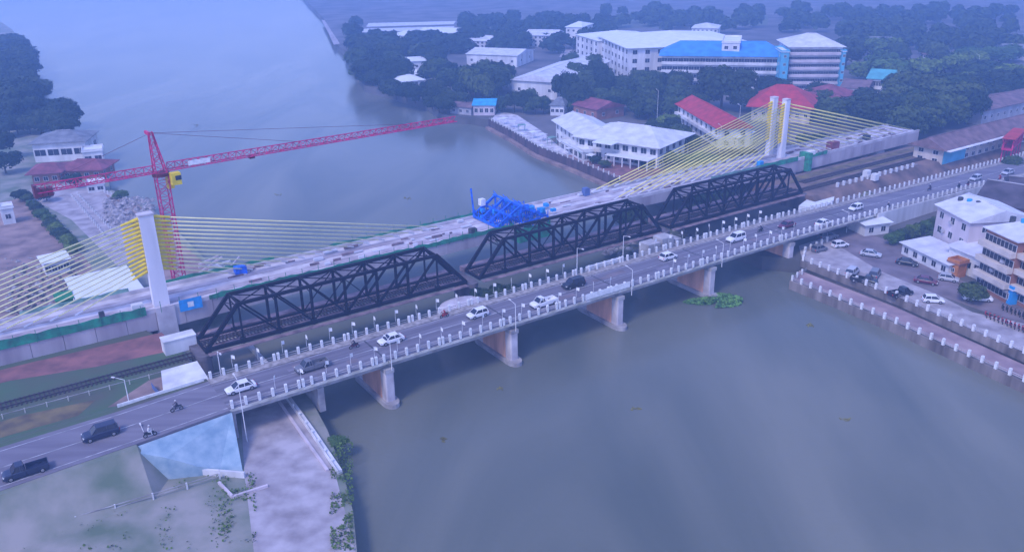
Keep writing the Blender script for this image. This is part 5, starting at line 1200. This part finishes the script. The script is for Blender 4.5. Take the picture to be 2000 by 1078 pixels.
def moto(p, head, lab, plab, colr='maroon', cloth='cloth_dark', grp=None):
    global fb, fr_
    o = bike if fb else dup(bike, p, head); fb = False
    o.location = p; o.rotation_euler = (0, 0, head); o['label'] = lab
    if grp: o['group'] = grp
    for c in o.children:
        if c.name.startswith('fairing'): c.material_slots[0].link = 'OBJECT'; c.material_slots[0].material = PAINT[colr]
    if plab:
        q_ = rider if fr_ else dup(rider, p, head); fr_ = False
        q_.location = p; q_.rotation_euler = (0, 0, head); q_['label'] = plab
        for c in q_.children:
            if c.name.startswith('body'): c.material_slots[0].link = 'OBJECT'; c.material_slots[0].material = M[cloth]
for pxl, hd, lab, plab, c1, c2 in (
    ((346, 802), RL_, 'motorcycle on the far lane of the left approach road', 'rider in dark clothes on the approach road motorcycle', 'grey', 'cloth_dark'),
    ((294, 852), RD, 'dark motorcycle at the near edge of the left approach road', 'rider in pale top at the near edge of the approach road', 'black', 'cloth_white'),
    ((692, 680), RL_, 'motorcycle left of the white saloon by the far kerb', 'rider in dark clothes left of the white saloon', 'maroon', 'cloth_dark'),
    ((868, 620), RL_, 'red motorcycle left of the white hatchback by the far kerb', 'rider in a red top left of the white hatchback', 'red', 'cloth_red'),
    ((1485, 453), RL_, 'motorcycle between the off roader and the dark car', 'rider in dark clothes between the off roader and the dark car', 'black', 'cloth_dark'),
    ((1734, 408), RD, 'motorcycle on the near lane of the ramp', 'rider in dark clothes on the near lane of the ramp', 'navy', 'cloth_dark'),
    ((1815, 372), RL_, 'motorcycle by the far kerb of the ramp', 'rider in dark clothes by the far kerb of the ramp', 'maroon', 'cloth_dark'),
    ((1872, 368), RD, 'left one of two motorcycles riding together on the upper ramp', 'left rider of the pair on the upper ramp', 'black', 'cloth_dark'),
    ((1890, 364), RD, 'right one of two motorcycles riding together on the upper ramp', 'right rider of the pair on the upper ramp', 'red', 'cloth_dark'),
    ((1952, 352), RL_, 'motorcycle near the pale car at the end of the ramp', 'rider near the pale car at the end of the ramp', 'red', 'cloth_red')):
    moto(on_road(pxl), hd, lab, plab, c1, c2)
for i in range(11):
    moto(at(1925 + i * 8, 618 + i * 3.2, ZR + .03), 1.2 + rnd.uniform(-.1, .1), 'red motorcycle parked in the row at the right edge', None, 'red', grp='parked motorcycles in the front row')
for i in range(8):
    moto(at(1958 + i * 8, 604 + i * 3.2, ZR + .03), 1.2 + rnd.uniform(-.1, .1), 'dark motorcycle parked in the rear row at the right edge', None, 'black', grp='parked motorcycles in the rear row')

# far ponds and fields
for i, (pts, m_) in enumerate((([(700, 78), (880, 70), (885, 62), (705, 68)], 'roof_pale'), ([(705, 64), (884, 58), (888, 52), (712, 57)], 'roof_pale'), ([(715, 53), (886, 48), (890, 42), (720, 46)], 'roof_pale'),
                                ([(900, 60), (1100, 54), (1105, 44), (905, 48)], 'far_land'), ([(1120, 60), (1500, 50), (1500, 30), (1120, 34)], 'far_land'))):
    struct('field', MB().prism(px(pts, ZR), ZR - .2, ZR + .05 + i * .004), m_)
struct('avenue', MB().prism(px([(1092, 112), (1112, 112), (1130, 70), (1150, 50), (1142, 50), (1116, 72)], ZR), ZR - .2, ZR + .04), 'yard')
struct('riverside_lane', MB().prism(px([(652, 88), (640, 62), (628, 40), (634, 40), (648, 62), (664, 86)], ZR), ZR - .2, ZR + .04), 'yard')

# ------------------------------------------------------------------ haze
hz = MB().box(-3500, 3500, -700, 3500, -1.8, 74.0).build('haze', [], kind='stuff')
hm = bpy.data.materials.new('haze_air'); hm.use_nodes = True; t = hm.node_tree; t.nodes.clear()
pv = t.nodes.new('ShaderNodeVolumePrincipled'); pv.inputs['Color'].default_value = (0.33,0.57,1.0,1); pv.inputs['Density'].default_value = 0.0008
pv.inputs['Anisotropy'].default_value = 0.0
ou = t.nodes.new('ShaderNodeOutputMaterial'); t.links.new(pv.outputs[0], ou.inputs['Volume'])
hz.data.materials.clear(); hz.data.materials.append(hm)
